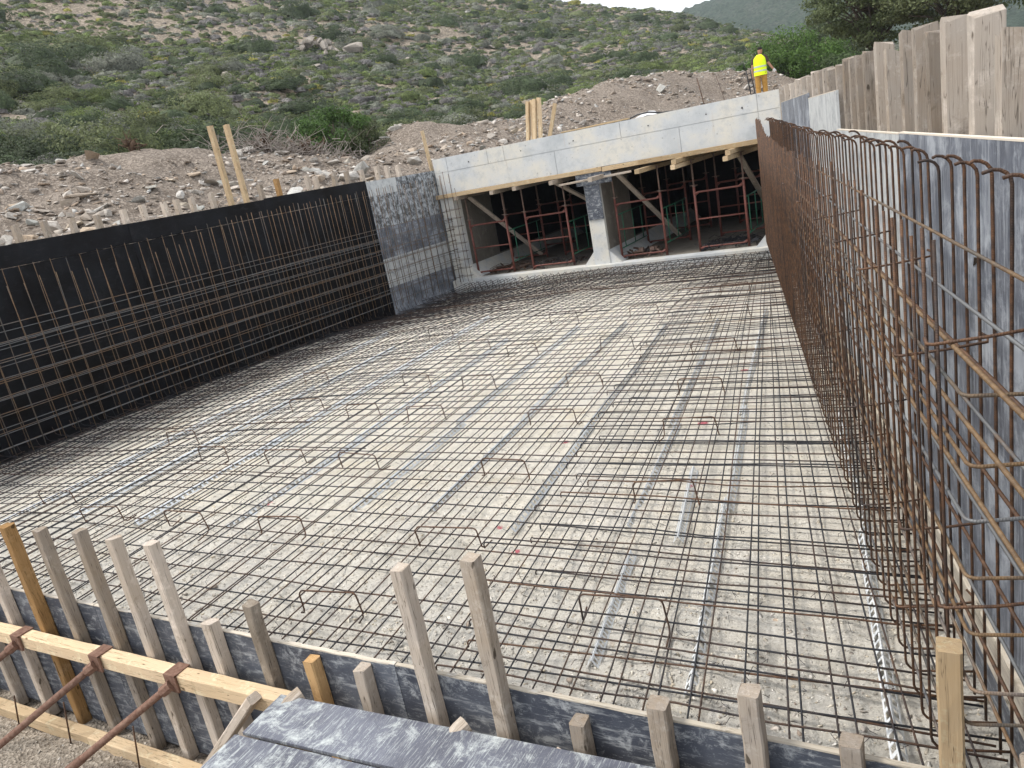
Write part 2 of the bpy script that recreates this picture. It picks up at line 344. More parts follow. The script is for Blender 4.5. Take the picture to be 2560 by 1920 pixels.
M = dict(
    floor=m_floor(), soil=m_soil('spoil_earth', (.155,.127,.103), (.212,.178,.147), (.262,.225,.19)),
    dirt=m_soil('site_dirt', (.20,.165,.13), (.29,.25,.205), (.35,.31,.26), 44),
    hill=m_soil('hill_soil', (.15,.13,.098), (.215,.18,.14), (.29,.245,.195), 7),
    stone=m_stone(), stone_s=m_stone_attr(), conc=m_conc(),
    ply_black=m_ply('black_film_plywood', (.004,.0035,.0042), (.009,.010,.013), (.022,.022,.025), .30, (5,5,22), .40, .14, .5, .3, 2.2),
    ply_scuff=m_ply('scuffed_plywood', (.085,.095,.12), (.17,.19,.23), (.40,.43,.47), .44, (55,55,3.0), .5, .35, .85, .5, 3.2),
    ply_pale=m_ply('pale_release_plywood', (.27,.29,.31), (.36,.38,.40), (.54,.56,.56), .60, (14,14,6), .55, .3, .55, .5, 7.0),
    ply_blot=m_ply('blotched_plywood', (.03,.032,.036), (.08,.085,.09), (.52,.56,.60), .50, (16,16,7), .5, .35, .7, .5, 8.0),
    ply_form=m_ply('slab_edge_plywood', (.045,.052,.07), (.10,.112,.138), (.40,.42,.43), .38, (5,5,34), .5, .35, .35, .55, 12.0),
    ply_bench=m_ply('worn_bench_plywood', (.075,.078,.10), (.14,.15,.185), (.52,.56,.55), .40, (110,7,14), .5, .35, .3, .75, 6.0),
    conc_shade=m_ply('concrete_painted_shade', (.15,.135,.115), (.19,.175,.15), (.27,.25,.22), .35, (8,8,3), .8, .15, .25, .3, 3.0),  # inner concrete: shade of the bays painted in as a darker brown-grey
    ply_edge=m_wood('plywood_edge', (.55,.48,.37), (.66,.60,.49), (.55,.50,.44), .3),
    wood_old=m_wood('weathered_timber', (.36,.275,.19), (.52,.43,.33), (.46,.41,.36), .7),
    wood_grey=m_wood('grey_plank', (.32,.25,.185), (.44,.365,.29), (.40,.365,.325), .7),
    wood_new=m_wood('fresh_yellow_timber', (.52,.36,.19), (.66,.49,.29), (.55,.44,.31), .4),
    wood_orange=m_wood('orange_treated_timber', (.42,.23,.085), (.54,.32,.13), (.44,.30,.16), .3),
    wood_dark=m_wood('tarred_timber', (.10,.07,.045), (.20,.145,.09), (.34,.30,.25), .7),
    wood_end=m_flat('sawn_end', (.62,.50,.36), .9, .1, 0, .45, 9),
    rebar=m_rebar('floor_rebar', .36, (.034,.036,.042), (.045,.026,.018), (.105,.055,.03)), rebar_r=m_rebar('rusty_rebar', .80, (.04,.034,.033), (.050,.027,.017), (.135,.064,.028)),
    rebar_g=m_rebar('bright_steel_rebar', .34, (.17,.175,.18), (.12,.075,.045), (.23,.14,.07)),
    rebar_l=m_rebar('tawny_rebar', .70, (.10,.10,.095), (.10,.060,.030), (.20,.125,.06)),
    galv=m_galv(), red=m_flat('oxide_red_paint', (.19,.065,.05), .55, .4, 0, .45, 20), jack=m_flat('rusty_jack_tube', (.22,.15,.12), .7, .3, 0, .5, 25),
    green=m_flat('green_paint', (.035,.17,.10), .5, .4, 0, .35, 18), prop=m_flat('rusty_prop', (.13,.065,.045), .75, .3, 0, .5, 40, (.24,.15,.11)),
    leaf_o=m_leaf('leaf', 'object'), leaf_a=m_leaf('scrub_leaf', 'attr'), bark=m_flat('bark', (.13,.105,.085), .95, .1, 0, .5, 12),
    twig=m_flat('dead_twig', (.34,.30,.27), .9, .1, 0, .4, 6), root=m_flat('torn_root', (.12,.08,.055), .95, .1, 0, .5, 9),
    plastic=m_flat('white_sheet', (.75,.76,.77), .5, .4, 0, .1), hose=m_flat('black_hose', (.02,.02,.022), .45, .5), black=m_flat('black_steel', (.02,.02,.022), .5, .4),
    vest=m_flat('hi_vis_cloth', (.72,.92,.02), .7, .2, 0, .12), stripe=m_flat('reflective_tape', (.42,.45,.44), .4, .5, 0, .1),
    skin=m_flat('skin', (.36,.19,.125), .6, .3, 0, .12), hair=m_flat('dark_hair', (.015,.012,.011), .7, .3), trousers=m_flat('ochre_trousers', (.40,.22,.06), .9, .1, 0, .3, 9),
    shirt=m_flat('brown_shirt', (.075,.055,.048), .9, .1, 0, .3), glove=m_flat('grey_glove', (.62,.62,.62), .9, .1),
    redmark=m_flat('red_paint_mark', (.50,.06,.09), .9, .1, 0, .5, 40))

# ---------------------------------------------------------------- site frame: walls of the trough
aR = math.radians(13.0); dR = V(-math.sin(aR), math.cos(aR), 0); nR = V(math.cos(aR), math.sin(aR), 0); R0 = V(-.42, 4.17, 0)
aL = math.radians(3.4); dL = V(math.sin(aL), math.cos(aL), 0); nL = V(math.cos(aL), -math.sin(aL), 0); L0 = V(-10.43, 15.75, 0)
def RP(s, off, z): return R0 + dR*s + nR*off + V(0, 0, z)
KL = 1.03
def LP(s, off, z): return (L0 + dL*s)*KL + nL*off + V(0, 0, CAM_H + (z - CAM_H)*KL)
def xleft(y): return KL*(-10.43 + (y/KL - 15.75)*math.tan(aL))
def xright(y): return -.42 - (y - 4.17)*math.tan(aR)
FY = 2.436     # slab edge form
UP = V(0, 0, 1)
# ---------------------------------------------------------------- ground, mound, hill, mountain
def grid_mesh(name, xs, ys, zf, keep=None, smooth=True):
    X, Y = np.meshgrid(xs, ys); Z = zf(X, Y); nx, ny = len(xs), len(ys)
    idx = np.arange(nx*ny).reshape(ny, nx)
    f = np.stack([idx[:-1,:-1], idx[:-1,1:], idx[1:,1:], idx[1:,:-1]], -1).reshape(-1, 4)
    if keep is not None:
        cx = (X[:-1,:-1] + X[1:,1:])/2; cy = (Y[:-1,:-1] + Y[1:,1:])/2; f = f[keep(cx, cy).ravel()]
    return raw_mesh(name, np.stack([X.ravel(), Y.ravel(), Z.ravel()], -1), f, None, smooth)
def sstep(a, b, x): t = np.clip((x-a)/(b-a), 0, 1); return t*t*(3-2*t)
def floor_z(x, y):
    near = 1 - sstep(3.2, 6.0, y)
    return (-.25*sstep(10.5, 15.4, y) - .15*sstep(-6.5, -10.3, x) + (.008 + .022*near)*sines(x, y, 5, 3) + .010*(.25+near)*sines(x, y, 19, 4) + .006*(.2+near)*sines(x, y, 47, 8) - .05*sstep(3.1, 2.5, y))
xs = np.concatenate([np.arange(-12.0, -6, .09), np.arange(-6, .75, .045)])
ys = np.concatenate([np.arange(2.42, 5.2, .04), np.arange(5.2, 16.16, .1)])
pit = link('pit_floor', grid_mesh('pit_floor', xs, ys, floor_z, lambda x, y: (x > xleft(y) - .06) & (x < xright(y) + .36)), M['floor'], kind='structure')
def near_z(x, y): return -.76 + .02*sines(x, y, 3, 5) + .014*sines(x, y, 11, 6) + .01*sines(x, y, 31, 7)
link('site_ground', grid_mesh('site_ground', np.arange(-14, 3.0, .06), np.arange(-5, 2.52, .06), near_z), M['dirt'], kind='structure')

CREST = [(-17.24,7.98,4.42),(-16.39,8.59,4.25),(-16.08,9.15,4.16),(-16.12,10.06,4.12),(-16.43,11.4,4.28),(-16.74,12.68,4.39),(-17.02,13.93,4.4),(-16.44,14.62,4.14),(-16.37,16.15,3.94),(-16.0,17.89,3.63),(-15.79,19.39,3.4),(-15.78,20.66,3.57),(-15.52,22.1,4.25),(-15.35,22.82,4.45),(-14.5,23.95,4.03),(-14.52,26.25,4.04),(-14.48,29.65,4.32),(-14.6,32.91,4.91),(-14.41,37.32,5.27),(-13.55,40.81,5.42),(-12.38,43.26,5.33),(-11.24,44.6,5.13),(-9.83,44.94,5.0),(-8.63,45.18,4.99),(-7.15,44.43,4.04),(-6.1,43.58,3.47),(-2.43,39.93,3.05)]
mp_ = list(CREST)
for (x, y, z) in CREST[::2]:
    k = 1.22 if y < 30 else 1.12
    mp_.append((x*k, y*k, max(2.6, z - 1.3)))
for s in (-13, -10, -7, -4, -1.5, .4): p = LP(s, -.25, 0); mp_.append((p[0], p[1], 2.45)); p = LP(s, -1.6, 0); mp_.append((p[0], p[1], 2.85))
mp_ += [(-11.3,18,2.75),(-11.3,22,2.8),(-11.3,26,2.85),(-11.2,29.5,2.85),(-7,30,2.8),(-3,30,2.8),(-8,36,3.1),(-3,35,2.7),(-9,40,3.7),(-1.9,18.5,1.2),(-1.9,21,1.2),(-1.9,24,2.4),(.8,19,2.5),(.8,23,2.6),(-1.5,27,2.5),
        (.9,3,1.9),(.4,7,1.9),(-.8,12,2.0),(3,4,2.1),(3,9,2.3),(5,14,2.9),(4,20,3.2),(8,8,2.8),(9,20,3.5),(3,30,3.1),(9,32,3.6),(-16.5,3,3.2),(-24,2,3.4),(14,5,3.2),(15,30,4)]
MT = TPS(mp_, .02)
def mound_z(x, y): return MT(x, y) + .10*sines(x, y, 1.5, 21) + .075*sines(x, y, 4.2, 22) + .035*sines(x, y, 10, 23)
def mound_keep(x, y):
    pit = (x > xleft(y) - .16) & (x < xright(y) + .40) & (y < 16.3)
    bar = (x > -10.8) & (x < -2.62) & (y >= 16.2) & (y < 29.1)
    near = (y < 2.7) & (x > -13) & (x < .5)
    return ~(pit | bar | near)
mound = link('rubble_mound', grid_mesh('rubble_mound', np.arange(-40, 16, .24), np.arange(-4, 58, .24), mound_z, mound_keep), M['soil'], kind='structure')

HILL = [(-27.76,11.38,5.78),(-22.61,12.83,4.72),(-31.06,18.19,7.12),(-46.16,28.03,12.14),(-63.54,39.84,19.31),(-88.02,57.25,31.52),(-124.4,83.81,51.65),(-49.39,21.83,12.81),(-99.01,47.93,34.97),(-21.16,18.34,4.2),(-31.34,27.96,7.22),(-49.93,46.16,14.41),(-72.25,69.13,26.13),(-106.98,105.14,45.09),(-19.38,24.2,3.38),(-28.29,36.27,6.31),(-45.19,59.85,13.66),(-65.31,88.52,24.02),(-96.52,133.83,42.33),(-19.93,34.68,4.25),(-30.36,54.06,8.3),(-48.07,87.69,17.13),(-71.12,132.07,30.22),(-89.53,167.58,40.8),(-20.02,43.62,4.93),(-32.71,73.01,10.84),(-50.27,114.44,20.95),(-71.71,165.1,33.5),(-91.9,210.84,36.0),(-18.89,51.65,5.73),(-30.43,84.7,11.35),(-45.09,127.25,19.85),(-59.64,169.83,29.14),(-76.41,216.94,31.0),(-15.73,55.83,5.83),(-26.73,96.36,11.7),(-47.45,173.63,24.72),(-60.79,221.82,26.0),(-11.65,56.82,5.49),(-18.89,93.1,9.42),(-29.55,147.06,16.33),(-39.49,196.06,17.5),(-7.04,57.57,4.02),(-11.4,94.31,6.98),(-16.68,139.0,10.96),(-23.84,198.57,12.4),(.93,59.99,3.09),(2.22,139.98,6.62),(-9,14,.4),(-8,26,.4),(-2,36,.8),(4,20,.5),(30,60,3),(40,140,6),(30,230,8)]
HT = TPS(HILL, .5)
def hill_z(x, y):
    d = np.hypot(x, y); k = sstep(20, 60, d)
    return HT(x, y) - .35 + (.15 + .35*k)*sines(x, y, .22, 31) + .16*sines(x, y, .8, 32) + .06*sines(x, y, 2.5, 33)
def hill_keep(x, y): return (np.hypot(x, y) > 17) & ~((x > -14) & (y < 36))
link('hillside', grid_mesh('hillside', np.arange(-170, 60, 1.1), np.arange(-30, 236, 1.1), hill_z, hill_keep), M['hill'], kind='structure')
MTN = [(-225.77,598.85,80.2),(-197.19,608.86,80.5),(-171.44,616.61,82.3),(-162.75,618.96,84.5),(-140.15,624.47,87.5),(-112.35,630.06,92.9),(-59.84,637.2,99),(11.46,639.9,105),(93.37,633.15,105),(-102.12,366.02,26),(-68.97,373.69,24),(-22.13,379.35,24),(32.31,378.62,20),(-200,380,24),(120,360,20),(200,640,95),(-330,580,60),(-140,760,60),(0,780,70),(150,780,70),(-250,740,40),(-60,500,62),(60,500,60),(-160,500,48)]
GT = TPS(MTN, 5.0)
def mtn_z(x, y):
    far = sstep(380, 470, y)*(1 - .65*np.exp(-((GT(x, y) - 86)/10)**2))
    return GT(x, y) + far*(3.5*sines(x, y, .035, 41) + 1.6*sines(x, y, .12, 42)) + 1.1*np.abs(sines(x, y, .55, 43)) + .9*np.abs(sines(x, y, 1.1, 44))
def m_mtn():
    m, n, b = new_mat('maquis_slope', .95, .1); v = coords(n, rnd=False); g = noise(n, v, .09, 7, .7); f = noise(n, v, .5, 5, .7)
    c = ramp(n, g, [(.3, (.042,.066,.044)), (.5, (.068,.096,.064)), (.66, (.105,.12,.095)), (.78, (.15,.15,.13))])
    c = mixc(n, ramp(n, f, [(.4, .75), (.58, 0)]), c, (.022,.034,.02)); n.links.new(c, b.inputs['Base Color']); bump(n, b, f, 1.0, 2.5); return m
M['mtn'] = m_mtn()
link('mountain', grid_mesh('mountain', np.arange(-360, 260, 2.5), np.arange(300, 790, 2.5), mtn_z), M['mtn'], kind='structure')

# earth behind and below the forms
link('subsoil', grid_mesh('subsoil', np.arange(-60, 41, 10.0), np.arange(-20, 61, 10.0), lambda x, y: -.95 + 0*x), M['soil'], kind='structure')
MB().slab(LP(-13.4, -.42, -1), dL, UP, nL, 14.3, 3.36, .1).build('earth_bank', M['soil'], kind='structure')
MB().slab(RP(-2.7, .75, -1), dR, UP, nR, 14.7, 2.75, .1).build('earth_bank', M['soil'], kind='structure')

# ---------------------------------------------------------------- box culvert
cul = empty('box_culvert', (-6.7, 16.1, 0), 'twin-bay concrete box culvert with pale header beam, still propped', 'culvert')
CX0, CX1, FYC = -10.70, -2.70, 16.10
MB().box(CX0, -10.34, FYC, 16.45, -.25, 2.10).build('side_wall', M['conc'], cul)
MB().box(CX0, -10.343, 16.45, 28.9, -.25, 2.10).build('side_wall', M['conc_shade'], cul)
MB().box(-3.12, CX1, FYC, 17.3, -.25, 2.10).build('side_wall', M['conc'], cul)
MB().box(-3.12, CX1, 19.6, 28.9, -.25, 2.10).build('side_wall', M['conc_shade'], cul)  # wall run forward to narrow the side opening and keep light out
MB().box(-3.05, CX1 - .1, 17.3, 19.6, -.25, .7).build('side_wall', M['conc'], cul)
MB().box(-6.92, -6.56, FYC, 16.2, -.05, 2.02).build('pier', M['conc'], cul)
MB().box(-6.917, -6.563, 16.2, 28.9, -.05, 2.02).build('pier', M['conc_shade'], cul)
h = MB(); h.box(CX0 + .004, CX1 - .004, FYC + .012, 16.55, 2.10, 2.93)
g = .010
for (z0, z1, cuts) in ((2.60, 2.934, [CX0, -10.31, -9.18, -8.74, -5.91, -3.11, CX1]), (2.094, 2.60 - .0, [CX0, -10.31, -7.49, -4.67, -3.11, CX1])):
    for a, b in zip(cuts[:-1], cuts[1:]):
        dz = random.uniform(0, .004)
        h.box(a + g/2, b - g/2, FYC - dz, FYC + .02, z0 + g/2, z1 - g/2)
h.build('header_beam', M['conc'], cul)
MB().box(CX0, CX1, 16.553, 29.0, 2.50, 2.928).build('roof_slab', M['conc'], cul)
sl = MB(); sl.box(CX0, CX1, 15.93, 16.3, -.32, 0.0); sl.build('base_slab', M['conc'], cul)
MB().box(CX0, CX1, 16.3, 28.9, -.32, -.002).build('base_slab', M['conc_shade'], cul)  # inner floor darkened too, shade painted into its colour
for x in (-9.7, -8.3, -7.0, -5.3, -4.1, -3.4):
    MB().tube([(x, FYC - .0055, 2.74 + random.uniform(-.03, .03)), (x, FYC + .002, 2.74)], .016, 8).build('tie_hole', M['black'], cul)
for x, s in ((-10.34, 1), (-6.92, -1), (-6.56, 1), (-3.12, -1)):
    y1 = 28.8 if x < -3.2 else 17.3
    MB().prism([(x - s*.02, 0.001), (x + s*.27, 0.001), (x - s*.02, .32)], 1, FYC + .02, y1).build('haunch', M['conc'], cul)
MB().box(-10.34, -3.12, 22.9, 23.0, 0, 2.1).build('added_dark_end', M['ply_black'], cul)  # added black end wall, closes the barrel early to keep it dark
MB().box(-10.33, -6.93, 16.14, 28.7, 2.055, 2.085).build('soffit_board', M['ply_black'], cul)  # soffit boards coloured black to deepen the shade in the bays
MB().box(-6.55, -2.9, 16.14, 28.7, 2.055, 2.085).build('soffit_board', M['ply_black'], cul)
for x0, x1 in ((-10.342, -10.325), (-6.935, -6.918), (-6.562, -6.545)):
    for y0 in (17.9, 20.4): MB().box(x0, x1, y0, y0 + 2.49, .34, 2.05).build('added_dark_panel', M['ply_black'], cul)  # added black lining on the bay walls, there to darken the interior
pp = MB(); pp.box(-6.905, -6.55, 16.075, 16.098, 1.0, 1.80); pp.build('pier_form_board', M['ply_form'], cul)
MB().box(-7.06, -6.23, 16.045, 16.07, 1.76, 2.00).build('pier_form_board', M['ply_form'], cul)
# black bar cage where the far right wall is not cast yet
cg = empty('rebar_cage', (-2.95, 19.5, 0), 'dark backlit bar cage of the uncast wall inside the right bay', 'rebar cage')
for i in range(11):
    y = 17.45 + i*.2
    MB().tube([(-2.95 + random.uniform(-.01, .01), y, 0), (-2.95, y + random.uniform(-.02, .02), 2.04)], .008, 5).build('rebar', M['rebar'], cg)
for i in range(10): MB().tube([(-2.93, 17.32, .1 + i*.2), (-2.93, 19.55, .1 + i*.2 + random.uniform(-.02, .02))], .008, 5).build('rebar', M['rebar'], cg)

# ---------------------------------------------------------------- formwork walls
fl = empty('formwork_wall', LP(-6, 0, 0), 'black film-faced plywood wall form along the left of the trough', 'formwork')
for a, b in ((-13.4, -10.70), (-10.70, -7.96), (-7.96, -5.22), (-5.22, -2.47)):
    MB().slab(LP(a + .003, -.02, -.4), dL, UP, nL, (b - a)*KL - .006, 2.802*KL, .02).build('plywood_panel', M['ply_black'], fl)
    dz = random.uniform(-.02, .02)
    MB().slab(LP(a + .003, -.024, 2.407), dL, UP, nL, (b - a)*KL - .006, .31 + dz, .02).build('plywood_panel', M['ply_black'], fl)
for z0, z1, mm in ((-.4, .42, 'ply_scuff'), (.425, 1.04, 'ply_pale'), (1.045, 1.69, 'ply_scuff'), (1.695, 2.38, 'ply_blot')):
    MB().slab(LP(-2.467, -.02, z0), dL, UP, nL, 2.57*KL, (z1 - z0)*KL + .003, .02).build('plywood_panel', M[mm], fl)
MB().slab(LP(-2.467, -.022, 2.385), dL, UP, nL, .98*KL, .315, .02).build('plywood_panel', M['ply_pale'], fl)
MB().slab(LP(-1.482, -.022, 2.385), dL, UP, nL, 1.56*KL, .305, .02).build('plywood_panel', M['ply_blot'], fl)
stL = [(-9.92,2.93,0),(-9.52,2.94,0),(-9.12,2.93,0),(-8.74,2.92,1),(-8.34,2.90,0),(-7.92,2.92,0),(-7.58,2.94,0),(-7.22,2.94,0),(-6.98,2.94,0),(-6.67,2.94,0),(-6.28,2.96,0),(-5.9,4.04,2),(-5.57,4.04,2),(-5.18,2.97,0),(-4.79,3.03,3),(-4.02,2.99,0),(-3.81,2.97,0),(-3.27,2.98,0),(-2.88,2.96,0),(-2.46,2.95,0),(-1.96,2.98,0),(-1.62,2.96,0),(-1.24,2.93,0)]
for s, z, k in stL:
    MB().timber(LP(s, -.077, 0), LP(s + random.uniform(-.02, .02), -.077, z), .075, .10, dL).build('stud', M[('wood_old', 'wood_old', 'wood_new', 'wood_orange')[k]], fl)
MB().timber(LP(.06, -.10, 1.6), LP(-.05, -.12, 3.60), .10, .04, dL).build('stud', M['wood_new'], fl)

fr = empty('formwork_wall', RP(3, .31, 0), 'scuffed grey plywood wall form backed by a row of tall weathered planks', 'formwork')
def ply_R(a, b, z0, z1, mat, off=.30, edge=True):
    p = MB().slab(RP(a + .003, off, z0), dR, UP, nR, b - a - .006, z1 - z0, .02).build('plywood_panel', mat, fr)
    if edge: MB().slab(RP(a + .004, off - .001, z1 - .004), dR, UP, nR, b - a - .008, .007, .022).build('veneer_edge', M['ply_edge'], p)
ply_R(-2.7, .34, .40, 2.31, M['ply_scuff']); ply_R(.34, 2.76, .40, 2.305, M['ply_pale'])
ply_R(2.70, 4.93, .40, 2.60, M['ply_pale'], .303); ply_R(4.94, 9.2, .40, 2.655, M['ply_scuff'])
ply_R(9.2, 12.0, .40, 2.30, M['ply_pale'])
for a, b in ((-2.7, -.1), (-.1, 4.2), (4.2, 8.4), (8.4, 12.0)):
    ply_R(a, b, -.4, .20, M['ply_form'], .303, False)
    MB().timber(RP(a, .295, .30), RP(b, .295, .30), .19, .03, UP, seg=14).build('base_board', M['ply_edge'], fr)
plR = [(-1.47,2.62),(-1.17,2.65),(-.87,2.71),(-.46,2.745),(-.2,2.72),(.06,2.76),(.35,2.77),(.76,2.735),(1.06,2.77),(1.48,2.78),(1.8,2.78),(2.11,2.78),(2.41,2.79),(2.81,2.79),(3.4,2.80),(3.71,2.80),(4.09,2.80),(4.7,2.82),(5.19,2.83),(5.87,2.85),(6.69,2.86),(7.59,2.86),(8.64,2.88),(9.8,2.88)]
for i, (s, z) in enumerate(plR):
    wd = random.uniform(.098, .112); th = random.uniform(.045, .058); z += random.uniform(-.014, .014)
    if i in (1, 2, 3): th = .058
    t = random.uniform(-.012, .012)
    MB().timber(RP(s + th/2, .325 + wd/2, 0), RP(s + th/2 + t, .325 + wd/2, z), wd, th, nR, ch=.008, jit=.002, seg=10, endj=.02).build('plank', M['wood_grey'], fr)

ff = empty('formwork_edge', (-3.5, FY, -.76), 'low scuffed plywood slab-edge form with timber posts in the foreground', 'formwork')
for a, b in ((-7.4, -4.9), (-4.9, -2.42), (-2.42, .02), (.02, .6)):
    p = MB().box(a + .002, b - .002, FY - .02, FY, -.74, .28).build('plywood_panel', M['ply_form'], ff)
    MB().timber((a + .003, FY - .0095, .279), (b - .003, FY - .0095, .279), .0235, .010, (0, 1, 0), ch=.002, jit=.0016, seg=26, endj=0).build('veneer_edge', M['ply_edge'], p)
posts = [(-6.75,.82,'wood_old'),(-6.34,.8,'wood_old'),(-5.92,.80,'wood_old'),(-5.50,.845,'wood_orange'),(-5.11,.844,'wood_old'),(-4.67,.868,'wood_old'),(-4.335,.845,'wood_old'),(-3.985,.838,'wood_old'),(-3.68,.37,'wood_old'),(-3.30,.535,'wood_dark'),(-2.945,.252,'wood_orange'),(-2.60,.263,'wood_old'),(-2.19,.873,'wood_old'),(-1.80,.965,'wood_old'),(-1.41,.222,'wood_old'),(-1.04,.39,'wood_old'),(-.672,.524,'wood_old'),(-.337,.385,'wood_old'),(-.025,.835,'wood_new'),(.20,.43,'wood_old')]
for x, z, mm in posts:
    sec = random.uniform(.068, .078); lean = random.uniform(-.012, .012)
    if x == -.025: sec = .075
    MB().timber((x, FY - .021 - sec/2, -.77), (x + lean*.5, FY - .021 - sec/2 + random.uniform(-.004, .0), z), sec, sec, (1, 0, 0), ch=.007, jit=.002, seg=12, endj=.008).build('post', M[mm], ff)
MB().timber((-7.4, 2.29, -.005), (-3.98, 2.29, -.003), .09, .10, (0, 1, 0), ch=.008, seg=20).build('waler', M['wood_new'], ff)
MB().timber((-3.98, 2.286, -.004), (-3.05, 2.286, .004), .09, .105, (0, 1, 0), ch=.008, seg=8).build('waler', M['wood_new'], ff)
MB().timber((-7.4, 2.26, -.725), (-5.2, 2.262, -.725), .085, .10, (0, 1, 0), ch=.008, seg=14).build('kicker', M['wood_new'], ff)
MB().timber((-5.2, 2.262, -.725), (-2.9, 2.262, -.728), .085, .10, (0, 1, 0), ch=.008, seg=14).build('kicker', M['wood_new'], ff)
#OBJECTS
# ---------------------------------------------------------------- reinforcement
al = math.radians(-8.6); dr = V(math.sin(al), math.cos(al), 0); nr = V(math.cos(al), -math.sin(al), 0)
def th_rail(n): return math.radians(np.interp(n, [-9,-4.8,-3,-2,-.65,.2], [-4,-4.2,-4.8,-6.2,-8.4,-8.6]))
def th_bar(n): return math.radians(np.interp(n, [-9,-4.8,-3,-2,-.8,.1,.45], [-4,-4.2,-4.8,-6.2,-9.0,-11.8,-12.6]))
def inside(p, m=.05): return p[0] > xleft(p[1]) + m and p[0] < xright(p[1]) + .22 and 2.6 < p[1] < 15.9
def wob(p0, p1, k=6, amp=.006, zamp=.004):
    p0, p1 = np.asarray(p0, float), np.asarray(p1, float); d = p1 - p0; sd_ = np.cross(d, UP); l = np.linalg.norm(sd_)
    sd_ = sd_/l if l > 1e-6 else V(1, 0, 0)
    return [p0 + d*t + sd_*random.gauss(0, amp) + UP*random.gauss(0, zamp) for t in np.linspace(0, 1, k)]
def arc(c, a, b, r, n=5, q=PI/2):
    """quarter bend around c: starts at c+a*r, ends at c+b*r"""
    return [c + r*(a*math.cos(t) + b*math.sin(t)) for t in np.linspace(0, q, n)]
mat = empty('rebar_mat', (-5, 9, 0), 'two-way steel bar mat covering the pale pit floor', 'rebar mat')
def fz(y, x=0.0): return float(-.25*sstep(10.5, 15.4, y) - .15*sstep(-6.5, -10.3, x))
k = 0
for n in np.arange(.42, -10.95, -.2):
    for lay in (0, 1):
        nn = n - (0 if lay == 0 else np.interp(-n, [-.3, .6, 2.2], [.045, .06, .10])) + random.gauss(0, .012)
        b0 = nr*nn + dr*3.3; t_ = th_bar(n) + random.gauss(0, .003); d_ = V(math.sin(t_), math.cos(t_), 0)
        ts = [t for t in np.arange(-.9, 13.5, .05) if inside(b0 + d_*t)]
        if len(ts) < 8: continue
        t0 = max(ts[0], -.75 + random.uniform(0, .1)); t1 = ts[-1]
        P = [b0 + d_*t + UP*(.062 + .016*lay + fz((b0 + d_*t)[1], (b0 + d_*t)[0]) + random.gauss(0, .003)) + V(random.gauss(0, .006), 0, 0) for t in np.linspace(t0, t1, 9)]
        MB().tube(P, .0047, 6, uvoff=random.random()).build('rebar', M['rebar'], mat, True); k += 1
rows = np.arange(2.66, 15.9, .2)
for i, y in enumerate(rows):
    y = y + random.gauss(0, .022); z = .056 + fz(y); sk = random.gauss(0, .02) + .015
    x0, x1 = xleft(y) + .06, xright(y) + .24
    MB().tube([q + V(0, 0, fz(y, q[0]) - fz(y)) for q in wob((x0, y - sk*4, z), (x1, y + sk*4, z), 14, .006)], .0051, 6, uvoff=random.random()).build('rebar', M['rebar'], mat, True)
    if y < 14.6:                                            # right-hand lap bar, its end hooked down
        xs_ = -2.45 - (y - 3.3)*.15 + random.gauss(0, .12); y2 = y + random.choice([.05, .06, .03, .075, .09]); z2 = z + random.choice([0, .03, .014])
        pts = [V(xs_ - .012, y2, z2 - .05), V(xs_ - .012, y2, z2 - .02), V(xs_, y2, z2 - .004)] + wob((xs_ + .02, y2, z2), (x1 - .02, y2 + random.gauss(0, .05) + .05, z2), 7, .005)
        MB().tube(pts, .0051, 6, uvoff=random.random()).build('rebar', M['rebar_r'] if random.random() < .35 else M['rebar'], mat, True)
    if i % 2 == 0:
        y2 = y + random.choice([.045, .06, .1]); xe = x0 + random.uniform(3.5, 6.5)
        MB().tube([q + V(0, 0, fz(y, q[0]) - fz(y)) for q in wob((x0, y2, z + .012), (min(xe, x1), y2 + random.gauss(0, .05), z + .012), 9)], .0051, 6, uvoff=random.random()).build('rebar', M['rebar'], mat, True)
tw = MB()
for i in range(1500):
    y = 2.7 + random.random()**1.6*6.5; x = random.uniform(max(-8.5, xleft(y) + .3), xright(y) + .1); z = .075 + fz(y, x); a_ = random.uniform(0, 6.28); r_ = random.uniform(.010, .022)
    q = [V(x, y, z + .004), V(x + math.cos(a_)*r_, y + math.sin(a_)*r_, z + random.uniform(-.006, .012)), V(x + math.cos(a_ + 1)*r_*2.2, y + math.sin(a_ + 1)*r_*2.2, z - random.uniform(.005, .03))]
    tw.tube(q, .0016, 3, False)
tw.build('tie_wire', M['rebar'], mat, kind='stuff')
sm = empty('rebar_mat', LP(-5, .7, 0), 'dense band of starter bars along the foot of the black wall', 'rebar mat')
for y in np.arange(4.6, 15.8, .13):
    x0 = xleft(y) + .08; z0 = fz(y, x0) + .10 + random.uniform(-.03, .05); ln = random.uniform(1.1, 1.9); z1 = fz(y, x0 + ln) + .09
    MB().tube([(x0 - .02, y, z0 + .12), (x0 + .01, y, z0 + .02), (x0 + .06, y, z0), (x0 + ln, y + random.gauss(0, .05), z1)], .005, 5, uvoff=random.random()).build('rebar', M['rebar'], sm, True)
for k_ in range(9):
    P = [LP(s_, .38 + .13*k_, 0) for s_ in np.linspace(-11.5, -.3, 9)]
    MB().tube([V(q[0] + random.gauss(0, .012), q[1], fz(q[1], q[0]) + .105 + random.gauss(0, .008)) for q in P], .005, 5, uvoff=random.random()).build('rebar', M['rebar'], sm, True)
um = empty('rebar_mat', (-6.7, 15, 0), 'dense raised bar mat with zigzag lacing at the culvert sill', 'rebar mat')
